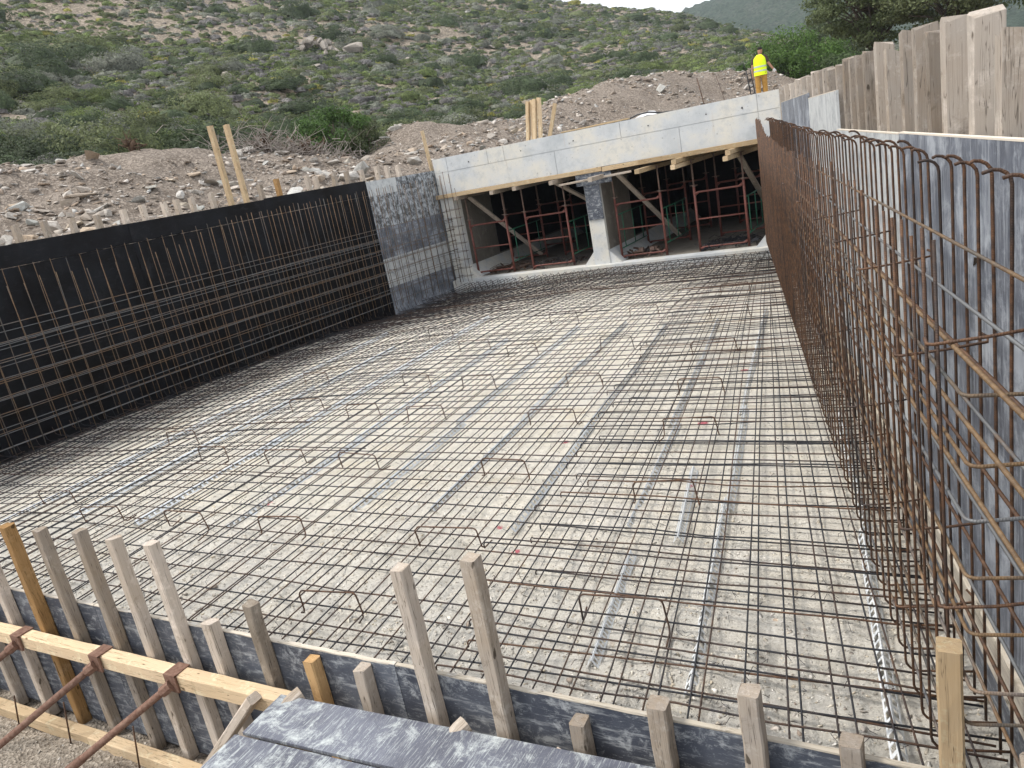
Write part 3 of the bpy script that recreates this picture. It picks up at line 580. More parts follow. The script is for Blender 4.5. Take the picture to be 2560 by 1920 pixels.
for y in np.arange(13.5, 15.92, .125):
    z = fz(y) + .10 + .09*float(sstep(13.5, 15.3, y))
    MB().tube([q + V(0, 0, fz(y, q[0]) - fz(y)) for q in wob((xleft(y) + .08, y, z), (xright(y) + .2, y + random.gauss(0, .03), z), 12, .01, .006)], .0055, 5, uvoff=random.random()).build('rebar', M['rebar'], um, True)
for x in np.arange(-10.2, -3.0, .165):
    MB().tube([V(x + .1, 13.3 + random.uniform(0, .4), .0), V(x + .05, 14.6, -.055), V(x, 15.8, -.05), V(x - .005, 15.86, -.08), V(x - .005, 15.87, -.27)], .006, 5, uvoff=random.random()).build('rebar', M['rebar'], um, True)
x = -10.25
while x < -3.0:
    MB().tube([(x, 15.84, -.26), (x + .1, 15.84, -.03), (x + .2, 15.84, -.26)], .006, 5).build('lacing_bar', M['rebar'], um, True)
    MB().tube([(x + .05, 15.55, -.25), (x + .13, 15.53, -.02), (x + .2, 15.55, -.25)], .006, 5).build('lacing_bar', M['rebar'], um, True); x += .2

# right wall cage
rc = empty('rebar_cage', RP(4, .12, 0), 'tall rusty bar cage with hooked tops in front of the grey wall form', 'rebar cage')
s = -1.72
while s < 12.3:
    zt = 2.27 + .045*sstep(-1, 1, s) + .13*sstep(2.5, 11, s) + random.gauss(0, .012); lean = random.gauss(0, .012)
    o_ = .24; p = [RP(s + lean, o_, .03), RP(s, o_, .8), RP(s, o_, 1.5), RP(s - lean, o_, float(zt) - .075)]
    c = RP(s - lean, o_ - .05, float(zt) - .06); p += arc(c, nR, UP, .05, 5) + [RP(s - lean + random.gauss(0, .012), o_ - .05 - random.uniform(.005, .03), float(zt) - .014)]
    MB().tube(p, .0058, 7, uvoff=random.random()).build('rebar', M['rebar_r'], rc, True); s += .165 + random.gauss(0, .008)
s = -1.74
while s < 12.3:
    zt = 2.09 + .08*float(sstep(-1, 0, s)) + .06*float(sstep(4, 8, s)) + .24*float(sstep(8, 10.5, s)) + random.gauss(0, .015); ln = random.gauss(.012, .014)
    c = RP(s, .06, .11)
    p = [RP(s + .34, .26, .05), RP(s, .20, .05)] if False else [RP(s, .27, .05), RP(s, .12, .05)]
    p += arc(c, -UP, -nR, .06, 5) + [RP(s, 0, .7), RP(s + ln*.5, 0, 1.4), RP(s + ln, 0, zt)]
    MB().tube(p, 0.0055, 7, uvoff=random.random()).build('rebar', M['rebar_r'], rc, True); s += (.16 if s < -.8 else .18) + random.gauss(0, .012)
for i in range(9):
    z = .17 + .19*i; s0 = -1.90 + random.gauss(0, .03); zz1 = z + random.gauss(0, .015)
    c = RP(s0, .046, z); p = [RP(s0 - .03, .42, z + random.gauss(0, .012)), RP(s0 - .03, .046, z)] + arc(c, -dR, -nR, .03, 5) + [RP(s0 + 2, .016, zz1), RP(4, .016, z), RP(8, .016, z + random.gauss(0, .015)), RP(12.2, .016, z)]
    MB().tube(p, .0060, 7, uvoff=random.random()).build('rebar', M['rebar_l' if i % 3 else 'rebar_g'], rc, True)
    MB().tube([RP(-2.6, .222, z + .06), RP(0, .222, z + .06 + random.gauss(0, .012)), RP(4, .222, z + .06), RP(12.2, .222, z + .06 + random.gauss(0, .01))], .007, 7, uvoff=random.random()).build('rebar', M['rebar_r' if i % 2 else 'rebar_g'], rc, True)
    if i > 5: MB().tube([RP(-2.6, .03, z + .1), RP(1, .03, z + .1 + random.gauss(0, .02)), RP(7, .03, z + .1)], .007, 7, uvoff=random.random()).build('rebar', M['rebar_l'], rc, True)
MB().tube([RP(-2.7, .20, 1.965), RP(0, .2, 1.97), RP(5, .2, 1.965), RP(12, .2, 1.97)], .0065, 7).build('rebar', M['rebar_l'], rc, True)
for i, (s, z) in enumerate([(-1.75,1.80),(-1.25,1.62),(-.5,1.80),(.35,1.80),(1.4,1.80),(2.8,1.78),(4.6,1.8),(-1.8,.95),(-1.0,.42),(-.1,.45),(.9,.42),(2.0,.43),(3.2,.44),(-1.2,.9),(.2,.9),(1.8,.9)]):
    p = [RP(s + .05, -.03, z + .004), RP(s, -.035, z), RP(s - .01, -.02, z), RP(s - .02, .12, z + .01), RP(s - .01, .255, z + .02), RP(s + .02, .262, z + .03), RP(s + .06, .25, z + .035)]
    MB().tube(p, .0055, 6).build('tie_bar', M['rebar_r'], rc, True)
# left wall cage
lc = empty('rebar_cage', LP(-5.5, .2, 0), 'tawny bar cage standing in front of the black plywood wall', 'rebar cage')
for s in np.arange(-12.4, -.02, .222):
    z = 2.42 + .10*float(sstep(-8, -5.6, s)) + random.gauss(0, .015); MB().tube(wob(LP(s, .06, .02), LP(s + random.gauss(0, .02), .06, z), 4, .005, 0), .0055, 6, uvoff=random.random()).build('rebar', M['rebar_l'], lc, True)
for s in np.arange(-12.5, -.05, .222):
    z = 2.21 + .31*float(sstep(-8.0, -5.6, s)) + random.gauss(0, .015); ln = random.gauss(.0, .025) + (.05 if s < -7 else 0)
    MB().tube(wob(LP(s + ln, .30, .0), LP(s, .29, z), 4, .005, 0), .006, 6, uvoff=random.random()).build('rebar', M['rebar_l'], lc, True)
for z in (1.71, 1.5, 1.475, 1.46, 1.28, 1.25, 1.05, 1.035, .82, .805, .61, .42, .35, .16):
    MB().tube(wob(LP(-12.6, .285, z), LP(-.05, .285, z + random.gauss(0, .012)), 9, .006, .006), .0058, 6, uvoff=random.random()).build('rebar', M['rebar_g'], lc, True)
for z in (1.62, 1.4, 1.18, .97, .75, .54, .33, .13):
    MB().tube(wob(LP(-12.6, .075, z), LP(-.05, .075, z + random.gauss(0, .012)), 9, .006, .006), .0055, 6, uvoff=random.random()).build('rebar', M['rebar_g'], lc, True)
for s, z in [(-10,1.46),(-8.1,1.47),(-6.0,1.47),(-4.2,1.47),(-9.6,.42),(-8,.8),(-6.6,.42),(-5,.4),(-3.3,.42),(-2.4,.8),(-1.2,.42)]:
    MB().tube([LP(s + .06, .32, z - .005), LP(s, .325, z), LP(s - .03, .2, z), LP(s - .03, .05, z + .01), LP(s + .03, .045, z + .01)], .005, 5).build('tie_bar', M['rebar_r'], lc, True)
ec = empty('rebar_cage', (-10.3, 15.85, 0), 'narrow ladder-like bar cage against the left post of the culvert', 'rebar cage')
for x, zt in ((-10.42, 2.55), (-10.33, 2.62), (-10.18, 2.55), (-10.08, 2.2)): MB().tube(wob((x, 15.84, -.02), (x + .01, 15.86, zt), 4, .006, 0), .006, 5).build('rebar', M['rebar_r'], ec, True)
for i in range(9):
    z = .1 + .2*i; MB().tube([(-10.5, 15.80, z), (-10.05, 15.84, z + .01), (-10.03, 15.88, z + .02), (-10.48, 15.9, z + .03)], .005, 5).build('stirrup', M['rebar_r'], ec, True)

# perforated spacer strips under the mat
def strip_mesh(Ls=2.0):
    b = MB(); w_ = .058; t = .0016; nrm = int(Ls/.066)
    for sgn in (-1, 1):
        u = V(1, 0, 0); v = V(0, sgn*math.cos(math.radians(56)), -math.sin(math.radians(56))); n_ = np.cross(u, v)
        o = V(0, 0, .052)
        b.slab(o, u, v, n_, Ls, .011, t); b.slab(o + v*(w_ - .012), u, v, n_, Ls, .012, t)
        for i in range(nrm + 1):
            ww = .018 if i % 2 else .024
            b.slab(o + u*(i*.066 - (ww if i == nrm else 0)*(1 if i == nrm else 0)) + v*.0112, u, v, n_, ww, w_ - .0236, t)
    return b.mesh('spacer_strip', (0, 0, 0))
SM = strip_mesh(); SM.materials.append(M['galv'])
ORD = ['first', 'second', 'third', 'fourth', 'fifth', 'sixth', 'seventh', 'eighth', 'ninth', 'tenth']
for q_, n in enumerate((.2, -.65, -1.32, -2.2, -3.05, -3.8, -4.85, -6.0, -7.05, -8.1)):
    b0 = nr*n + dr*3.3; t = -.5 + random.uniform(-.2, .25); j = 0
    while t < 12.3:
        tt = th_rail(n) + random.gauss(0, .012); d_ = V(math.sin(th_rail(n)), math.cos(th_rail(n)), 0); p = b0 + d_*t + V(.03*(j % 2), 0, 0)
        e = p + d_*2.0
        if inside(p, .3) and inside(e, .3) and e[1] < 11.6 and not (n > 0 and t > 2.5):
            o = bpy.data.objects.new('spacer_strip', SM); COL.objects.link(o); o.location = (p[0], p[1], .002 + fz(p[1], p[0] + .1)); o.rotation_euler = (random.gauss(0, .05), 0, PI/2 - tt)
            setp(o, 'galvanised perforated spacer strip in the %s line from the right-hand cage' % ORD[q_], 'spacer strip', 'spacer strips in the %s line' % ORD[q_])
        t += 1.9 + random.uniform(-.05, .12); j += 1
for x, y, a, lb in ((-1.55, 4.25, 100, 'short loose spacer strip lapping the second line, farther one'), (-1.62, 2.95, 99, 'short loose spacer strip near the slab-edge form, nearer one')):
    o = bpy.data.objects.new('spacer_strip', SM); COL.objects.link(o); o.location = (x, y, .012); o.rotation_euler = (0, 0, math.radians(a)); o.scale.x = .55
    setp(o, lb, 'spacer strip')

# bent bar chairs standing through the mat
def chair_mesh(wd, hh, seed):
    random.seed(seed); r = .03; b = MB(); f1, f2 = random.uniform(-.16, .16), random.uniform(-.16, .16)
    p = [V(-wd/2 - .03, f1, 0), V(-wd/2 - .008, f1*.2, .0), V(-wd/2, 0, .02), V(-wd/2 + random.gauss(0, .01), 0, hh - r)]
    p += arc(V(-wd/2 + r, 0, hh - r), V(-1, 0, 0), UP, r, 4)[1:] + arc(V(wd/2 - r, 0, hh - r), UP, V(1, 0, 0), r, 4) + [V(wd/2 + .015, 0, .02), V(wd/2 + .022, f2*.2, 0), V(wd/2 + .03, f2, .0)]
    b.tube(p, .0055, 6); me = b.mesh('rebar_chair', (0, 0, 0), True); me.materials.append(M['rebar_r']); return me
CH = [chair_mesh(.42 + .02*i, .16 + .01*(i % 3), 50 + i) for i in range(4)]
random.seed(77)
chairs = [(-1.05,3.46),(-1.05,4.93),(-1.02,6.15),(-1.05,7.25),(-1.05,8.65),(-1.0,10.3),(-1.05,12),(-2.45,4.27),(-2.45,5.44),(-2.38,6.6),(-2.35,7.75),(-2.3,9.2),(-2.25,10.9),(-2.9,3.45),(-4.0,4.45),(-4.02,5.7),(-3.92,6.95),(-3.7,7.95),(-3.6,9.3),(-3.5,11),(-5.05,4.55),(-5.0,5.9),(-4.85,7.2),(-4.7,8.3),(-4.5,9.8),(-6.2,4.7),(-6.1,6.1),(-5.9,7.6),(-7.4,5.2),(-7.2,6.8),(-5.6,11),(-6.7,9)]
for n, s in chairs:
    p = nr*n + dr*s; o = bpy.data.objects.new('rebar_chair', random.choice(CH)); COL.objects.link(o); o.location = (p[0], p[1], .062 + fz(p[1], p[0])); o.rotation_euler = (random.gauss(0, .05), 0, math.radians(3) + random.gauss(0, .06))
    ci = min(range(5), key=lambda q: abs(n + [1.05, 2.4, 3.8, 5.0, 6.5][q])); setp(o, 'rusty bent-bar chair on the mat, %s column from the right-hand cage' % ORD[ci], 'rebar chair', 'bar chairs in the %s column' % ORD[ci])

# ---------------------------------------------------------------- shoring inside the culvert
FRL = ['red shoring frame at the far left, beside the left culvert wall', 'red shoring frame in the left bay, next to the middle pier', 'red shoring frame in the right bay, just right of the pier', 'red shoring frame in the right bay, nearest the right wall']
def shore_frame(x0, x1, y, label, group=None, zt=2.0):
    t = empty('shoring_frame', ((x0 + x1)/2, y, 0), label, 'shoring frame', group)
    for x in (x0, x1):
        MB().tube([(x, y, 0.003), (x + .004, y, 1.36)], .027, 10).build('leg', M['red'], t, True)
        j = MB(); j.tube([(x + .004, y, 1.37), (x + .006, y, zt - .10)], .018, 8); j.tube([(x + .004, y, 1.36), (x + .004, y, 1.40)], .034, 8); j.box(x - .055, x + .065, y - .06, y + .06, zt - .1, zt - .088)
        j.tube([(x - .08, y, 1.39), (x + .09, y, 1.385)], .008, 6); j.build('screw_jack', M['jack'], t, True)
    for z, r in ((.085, .022), (.68, .016), (1.24, .022)):
        cb = MB()
        if r > .02: cb.tube([(x0 + .02, y, z - .03), (x0 + .10, y, z), (x1 - .10, y, z), (x1 - .02, y, z + .03)], [.04, .02, .02, .04], 8)
        else: cb.tube([(x0 + .02, y, z), (x1 - .02, y, z)], r, 8)
        cb.build('cross_bar', M['red'], t, True)
    return t
FX = [(-10.20, -9.18), (-8.65, -7.58), (-6.38, -5.34), (-4.60, -3.58)]
for (a, b), lb in zip(FX, FRL): shore_frame(a, b, 16.42, lb)
for y, rw in ((18.3, 'second'), (20.3, 'third')):
    for (a, b), wh in zip(FX, ('at the left wall', 'left of the pier', 'right of the pier', 'at the right wall')): shore_frame(a, b, y, 'shaded red shoring frame, %s row, %s' % (rw, wh))
k = 0
for a, b in FX:
    for x in ((b,) if a != FX[2][0] else (a, b)):
        t = MB(); t.tube([(x, 16.45, .25), (x, 18.28, .25)], .013, 6); t.tube([(x, 16.45, 1.0), (x, 18.28, 1.0)], .013, 6)
        for yy in (16.75, 17.4, 18.0): t.tube([(x, yy, .26), (x, yy, 1.0)], .012, 6)
        t.build('scaffold_brace', M['green'], None, True, label='green ladder-like brace between two red shoring frames', cat='brace', group='green braces between the shoring frames')
bl = [('long yellow board nailed under the header beam, left bay', -11.09, -6.43, 16.045, 2.045), ('short board under the header beam above the pier', -6.41, -5.52, 16.05, 2.04), ('yellow board under the header beam, right bay', -5.56, -2.97, 16.0, 2.05)]
for lb, a, b, y, z in bl: MB().timber((a, y, z), (b, y, z + .01), .05, .095, (0, 1, 0), seg=14).build('timber_board', M['wood_new'], label=lb, cat='board')
bm = [(-6.44,15.35,1.90,'pale square beam end poking out above the pier'),(-5.41,15.35,1.90,'square beam end sticking out left of the doubled beams in the right bay'),(-4.67,15.45,1.965,'upper of the two stacked beams in the middle of the right bay'),(-4.69,15.42,1.865,'lower of the two stacked beams in the middle of the right bay'),(-3.62,15.5,1.965,'upper of the two stacked beams near the right wall'),(-3.66,15.42,1.86,'lower of the two stacked beams near the right wall'),(-9.15,15.92,1.955,'beam end left of centre under the left bay soffit'),(-8.55,15.92,1.955,'beam end in the middle of the left bay soffit'),(-7.53,15.75,1.95,'beam end under the left bay soffit, next to the pier'),(-10.16,15.95,1.96,'short beam end at the left culvert wall')]
for x, y, z, lb in bm:
    MB().timber((x, y, z), (x + .03, 23, z), .095, .09, (1, 0, 0), seg=8).build('timber_beam', M['wood_new' if x > -6.3 else 'wood_old'], label=lb, cat='beam')
for (a, b, lb) in (((-10.2, 16.6, 1.93), (-9.35, 18.3, .1), 'slanting plank brace at the left wall of the left bay'), ((-7.75, 16.5, 1.9), (-7.05, 18.2, .85), 'slanting plank brace in the left bay against the pier'), ((-6.28, 16.5, 1.9), (-5.65, 18.5, .12), 'slanting plank brace in the right bay beside the pier'), ((-3.66, 16.6, 1.86), (-3.45, 18.6, .3), 'slanting plank brace beside the right culvert wall')):
    MB().timber(a, b, .11, .05, (1, 0, 0), seg=8).build('timber_brace', M['wood_old'], label=lb, cat='brace')
MB().timber((-7.45, 15.98, 1.86), (-5.75, 15.99, 1.90), .03, .045, (0, 1, 0)).build('timber_batten', M['wood_old'], label='thin batten crossing in front of the pier top', cat='batten')
def scrap(cx, cy, lb, n, sx, sy, seed):
    random.seed(seed); b = MB()
    for i in range(n):
        x, y = cx + random.uniform(-sx, sx), cy + random.uniform(-sy, sy); a = random.uniform(0, PI); l = random.uniform(.08, .35); z = .02 + abs(random.gauss(0, .05))
        d = V(math.cos(a), math.sin(a), random.uniform(-.15, .35))*l
        if i % 4 == 0: b.timber(V(x, y, z) - d*.5, V(x, y, z + .02) + d*.5, .05, .012, UP, seg=2)
        else: b.tube([V(x, y, z) - d, V(x, y, z + .02) + V(0, 0, random.uniform(0, .06)), V(x, y, z) + d], .005, 4)
    b.build('scrap_pile', M['rebar'], label=lb, cat='scrap pile')
scrap(-9.45, 16.75, 'tangle of scrap wire and offcuts on the left bay floor', 90, .5, .3, 3)
scrap(-8.1, 16.8, 'scattered steel offcuts under the second frame in the left bay', 60, .6, .4, 4)
scrap(-5.9, 16.7, 'heap of clamps and steel offcuts in the right bay by the pier', 60, .4, .3, 5)
scrap(-4.0, 16.9, 'heap of grey steel offcuts under the rightmost front frame', 110, .55, .5, 6)
random.seed(91)
cl = MB()
for (x, y, a) in ((-6.15, 16.6, .5), (-5.75, 16.65, 1.2), (-5.6, 16.6, 2.2)):
    d = V(math.cos(a), math.sin(a)*.4, .35)*.2; cl.tube([V(x, y, .06) - d, V(x, y, .12), V(x, y, .06) + d], .025, 6); cl.box(x + d[0] - .05, x + d[0] + .05, y - .05, y + .05, .12, .2)
cl.build('steel_clamp', M['jack'], label='rusty steel clamps lying at the foot of the third frame', cat='clamp')

# ---------------------------------------------------------------- things on and behind the culvert roof
for i, (x, lb) in enumerate(((-8.40, 'leftmost board of the upright stack behind the header'), (-8.31, 'second board of the upright stack behind the header'), (-8.22, 'third board of the upright stack behind the header'), (-8.13, 'rightmost board of the upright stack behind the header'))):
    MB().timber((x - .12 + .03*(i % 2), 17.0 + .05*(i % 2), 2.935), (x + .02, 17.02 + .05*(i % 2), 3.80 + .01*i), .075, .10, (1, 0, 0)).build('timber_board', M['wood_new'], label=lb, cat='board')
MB().timber((-7.98, 17.05, 2.935), (-7.74, 17.1, 3.63), .09, .04, (1, 0, 0)).build('timber_board', M['wood_new'], label='lone slanting board right of the upright stack behind the header', cat='board')
MB().timber((-7.33, 16.32, 2.955), (-5.78, 16.35, 2.962), .12, .03, (0, 1, 0)).build('timber_board', M['wood_new'], label='board lying flat along the top edge of the header', cat='board')
MB().tube([(-6.3, 17.3, 2.94), (-6.01, 17.05, 2.97), (-5.8, 17.0, 3.02), (-5.55, 17.0, 3.025), (-5.3, 17.1, 2.965), (-5.0, 17.5, 2.94)], .018, 8).build('hose', M['hose'], None, True, label='black hose looped over the header edge', cat='hose')
sh = MB(); g_ = 7
vv = [(-5.95 + .65*i/g_, 17.2 + .5*j/g_, 2.94 + .035*random.random() + .11*math.exp(-((i - 3)**2 + (j - 3)**2)/5)) for j in range(g_ + 1) for i in range(g_ + 1)]
sh.add(vv, [(j*(g_+1)+i, j*(g_+1)+i+1, (j+1)*(g_+1)+i+1, (j+1)*(g_+1)+i) for j in range(g_) for i in range(g_)])
sh.build('plastic_sheet', M['plastic'], None, label='crumpled white sheet beside the hose on the roof', cat='sheet')
MB().tube([(-4.72, 18.5, 2.93), (-4.83, 18.5, 3.58)], .012, 6).build('starter_bar', M['rebar_r'], None, True, label='thicker rusty bar sticking up from the roof left of the worker', cat='rebar')
MB().tube([(-4.25, 18.5, 2.93), (-4.40, 18.5, 3.53)], .006, 6).build('starter_bar', M['rebar_r'], None, True, label='thin bar sticking up from the roof nearest the worker', cat='rebar')
lt = empty('lattice_bar', (-3.62, 18.4, 2.93), 'black steel lattice strut standing upright beside the worker', 'lattice strut')
for dx in (-.04, .05): MB().tube([(-3.62 + dx, 18.4, 2.93), (-3.69 + dx, 18.4, 3.50)], .014, 6).build('chord', M['black'], lt, True)
MB().tube([(-3.73, 18.4, 3.50), (-3.78, 18.4, 3.70)], .008, 5).build('tip', M['black'], lt, True)
for i in range(4): z = 2.99 + i*.14; MB().tube([(-3.665 - .016*i, 18.4, z), (-3.575 - .016*i, 18.4, z + .03)], .010, 5).build('rung', M['black'], lt, True)

# ---------------------------------------------------------------- foreground props, stakes, bench
pd = V(-.59, -.42, -.40); pd /= np.linalg.norm(pd)
for x, lb in ((-5.66, 'leftmost rusty steel prop bracing the waler'), (-4.75, 'middle rusty steel prop bracing the waler'), (-4.008, 'rusty threaded steel prop bracing the waler, nearest the bench')):
    a = V(x, 2.215, -.01); t = empty('steel_prop', a + pd*1.7, lb, 'prop')
    if x == -4.008:
        rr = []; pp_ = []
        for i in range(90): pp_.append(a + pd*(.03 + i*.0075)); rr.append(.021 + .003*(i % 2))
        MB().tube(pp_, rr, 10).build('threaded_rod', M['prop'], t, True)
        MB().tube([a + pd*.70, a + pd*1.72], .027, 10).build('tube', M['prop'], t, True)
    else: MB().tube([a + pd*.02, a + pd*.9, a + pd*.91, a + pd*1.72], [.023, .023, .029, .029], 10).build('tube', M['prop'], t, True)
    b = MB(); b.box(x - .05, x + .05, 2.225, 2.238, -.06, .055); b.box(x - .05, x + .05, 2.226, 2.34, .047, .056); b.tube([a + pd*-.01, a + pd*.06], .034, 8); b.build('head_bracket', M['prop'], t)
    h_ = MB(); q = a + pd*1.05; h_.tube([q + V(.09, -.12, 0), q + V(-.09, .12, 0)], .012, 6); h_.tube([q - pd*.03, q + pd*.05], .04, 10); h_.build('handle', M['prop'], t, True)
for i, (x, y, z, x1, y1, lb) in enumerate(((-5.95, 2.2, -.48, -6.06, 2.195, 'thin steel pin by the kicker, farthest left'), (-5.28, 2.2, -.39, -5.38, 2.185, 'thin steel pin by the kicker between the two long props'), (-4.535, 2.2, -.41, -4.62, 2.185, 'thin steel pin by the kicker right of the threaded prop'))):
    MB().tube([(x1 - .01, y1, -.80), (x, y, z)], .006, 6).build('ground_pin', M['rebar_r'], None, True, label=lb, cat='pin')
MB().timber((-3.27, 2.21, .07), (-3.98, 1.96, -.72), .085, .05, (0, 1, 0)).build('timber_brace', M['wood_old'], label='grey slanting brace board left of the bench', cat='brace')
MB().tube([(-5.9, 1.3, -.73), (-5.5, 1.45, -.745), (-5.45, 1.2, -.74)], .005, 5).build('bent_wire', M['black'], None, True, label='bent black wire on the dirt by the middle prop', cat='wire')
bt = empty('work_bench', (-1.7, 1.9, -.76), 'worn blue-black plywood bench in the bottom centre foreground', 'bench')
ub = V(1, .0445, 0); ub /= np.linalg.norm(ub); vb = V(-ub[1], ub[0], 0)
def sheet(o, ln, wd):
    p = MB().slab(o, ub, vb, UP, ln, wd, .018).build('plywood_sheet', M['ply_bench'], bt)
    e = MB(); e.slab(o + ub*.0 + vb*(wd - .0005) + UP*.001, ub, vb, UP, ln, .0016, .015); e.slab(o - ub*.0012 + UP*.001, ub, vb, UP, .0016, wd, .015); e.build('veneer_edge', M['ply_edge'], p)
sheet(V(-3.08, 1.962, .085), 3.0, .282); sheet(V(-3.095, 1.44, .078), 3.0, .505)
for t in (.25, 1.5, 2.7):
    q = V(-3.08, 1.46, .03) + ub*t; MB().timber(q, q + vb*.75, .07, .08, UP).build('bearer', M['wood_old'], bt)
    for v_ in (.05, .62): z = q + vb*v_; MB().timber(V(z[0], z[1], -.76), V(z[0], z[1], -.012), .07, .07, (1, 0, 0)).build('leg', M['wood_old'], bt)
for (x, y, z, lb) in ((-2.0, 2.345, .085, 'round log end between two posts behind the bench'), (-1.50, 2.34, .045, 'short log end beside the stubby post behind the bench'), (-2.99, 2.29, .09, 'split log end beside the orange post at the bench corner')):
    b = MB(); r_ = [.042*(1 + .12*math.sin(i*1.7)) for i in range(6)]
    b.tube([V(x - .10 + .02*i, y - .20 + .04*i, z - .05 + .010*i) for i in range(6)], r_, 9); b.build('log', M['wood_old'], None, label=lb, cat='log')
#NATURE
# ---------------------------------------------------------------- stones
def rock_mesh(seed, flat, npt=15):
    g = np.random.default_rng(seed); bm = bmesh.new()
    for p in g.normal(size=(npt, 3)):
        p = p/np.linalg.norm(p)*g.uniform(.75, 1.0); bm.verts.new((p[0]*1.15, p[1]*.8, p[2]*flat))
    r = bmesh.ops.convex_hull(bm, input=bm.verts); bmesh.ops.delete(bm, geom=[v for v in bm.verts if not v.link_faces], context='VERTS')
    bmesh.ops.triangulate(bm, faces=bm.faces); bmesh.ops.recalc_face_normals(bm, faces=bm.faces)
    me = bpy.data.meshes.new('stone'); bm.to_mesh(me); bm.free(); return me
RK = [rock_mesh(100 + i, f) for i, f in enumerate((.35, .25, .45, .3, .6, .4, .22, .5))]
for r in RK: r.materials.append(M['stone'])
M['rock'] = m_flat('weathered_rock', (.36,.325,.285), .9, .15, 0, .5, 3, (.17,.15,.13)); RH = [r.copy() for r in RK]
for r in RH: r.materials.clear(); r.materials.append(M['rock'])
RA = []
RS = [rock_mesh(150 + i, f, 9) for i, f in enumerate((.32, .22, .4, .26, .5, .35, .2, .42))]
for r in RS:
    v = np.empty(len(r.vertices)*3, np.float32); r.vertices.foreach_get('co', v); f = np.array([p.vertices[:] for p in r.polygons], np.int32); RA.append((v.reshape(-1, 3), f))
def eul(a, b, c):
    ca, sa, cb, sb, cc, sc_ = np.cos(a), np.sin(a), np.cos(b), np.sin(b), np.cos(c), np.sin(c)
    Rz = np.array([[cc,-sc_,0],[sc_,cc,0],[0,0,1]]); Ry = np.array([[cb,0,sb],[0,1,0],[-sb,0,cb]]); Rx = np.array([[1,0,0],[0,ca,-sa],[0,sa,ca]]); return Rz @ Ry @ Rx
STC = np.array([(.48,.43,.37),(.58,.53,.47),(.38,.32,.265),(.47,.37,.28),(.64,.60,.55),(.44,.44,.42),(.30,.245,.20)])
def stone_stuff(name, items, parent, kind='stuff', **kw):
    vs, fs, cs, b = [], [], [], 0
    for (p, s, e, k) in items:
        v, f = RA[k]; q = (v*s) @ eul(*e).T + p; vs.append(q); fs.append(f + b); b += len(q); cs.append(np.repeat(STC[rng.integers(0, 7)][None]*rng.uniform(.8, 1.1), len(q), 0))
    me = raw_mesh(name, np.concatenate(vs), np.concatenate(fs)); at = me.color_attributes.new('tint', 'FLOAT_COLOR', 'POINT')
    c = np.concatenate(cs); at.data.foreach_set('color', np.concatenate([c, np.ones((len(c), 1))], 1).astype(np.float32).ravel())
    return link(name, me, M['stone_s'], parent, (0, 0, 0), kind=kind, **kw)
# mound stones: more of them on the slopes in view
N = 74000; xx = rng.uniform(-20, 6, N); yy = rng.uniform(3, 47, N); ok = mound_keep(xx, yy); xx, yy = xx[ok], yy[ok]
ok = ((xx < xleft(yy) - .3) & (yy < 17)) | (yy >= 17) | ((xx > xright(yy) + .9) & (yy < 17)); xx, yy = xx[ok], yy[ok]
dens = .5 + .5*np.clip(sines(xx, yy, .9, 61)*1.1 + .25, -1, 1); dens = np.where((xx > -10) & (yy < 40), dens*.5, dens); kp = rng.uniform(0, 1, len(xx)) < dens; xx, yy = xx[kp], yy[kp]
size = np.exp(rng.normal(-2.86, .60, len(xx))); size = np.clip(size, .022, .34); size[rng.uniform(0, 1, len(xx)) < .010] *= 2.0
zz_ = mound_z(xx, yy); dist = np.hypot(xx, yy)
items = [(V(x, y, z + s*.07), s, (rng.normal(0, .3), rng.normal(.1, .3), rng.uniform(0, 6.28)), int(rng.integers(0, 8))) for x, y, z, s in zip(xx, yy, zz_, size)]
order = np.argsort(-size/dist); seen = [i for i in order if (xx[i] < -10.2 or yy[i] > 29)]
big = set(seen[:290])
for i in big:
    p, s, e, k = items[i]; o = link('stone', RK[k], None, mound, p); o.scale = (s, s, s); o.rotation_euler = e
stone_stuff('loose_stone', [it for i, it in enumerate(items) if i not in big], mound)
# stones and clods on the dirt in front
it = [(V(x, y, float(near_z(x, y)) + s*.15), s, (rng.normal(0, .4), rng.normal(0, .4), rng.uniform(0, 6.28)), int(rng.integers(0, 8))) for x, y, s in zip(rng.uniform(-7.5, -2.6, 2600), rng.uniform(.4, 2.38, 2600), np.clip(np.exp(rng.normal(-5.0, .5, 2600)), .003, .035))]
stone_stuff('gravel', it, None, label='small broken gravel strewn on the dirt in front of the form', cat='gravel')
fx, fy = rng.uniform(-6.5, .3, 900), 2.46 + rng.exponential(.22, 900)
it = [(V(x, y, float(floor_z(x, y)) + s*.1), s, (rng.normal(0, .4), rng.normal(0, .4), rng.uniform(0, 6.28)), int(rng.integers(0, 8))) for x, y, s in zip(fx, fy, np.clip(np.exp(rng.normal(-4.5, .6, 900)), .004, .06)) if x < xright(y) + .2 and y < 4.5]
it += [(V(-.82, 3.55, -.03), .10, (.1, .1, .6), 0), (V(-.28, 3.25, -.02), .07, (.1, .2, .3), 4), (V(-.75, 2.75, -.05), .08, (.3, .1, 2.4), 5)]
stone_stuff('floor_grit', it, None, label='concrete crumbs and pebbles along the front edge of the pit floor', cat='gravel')

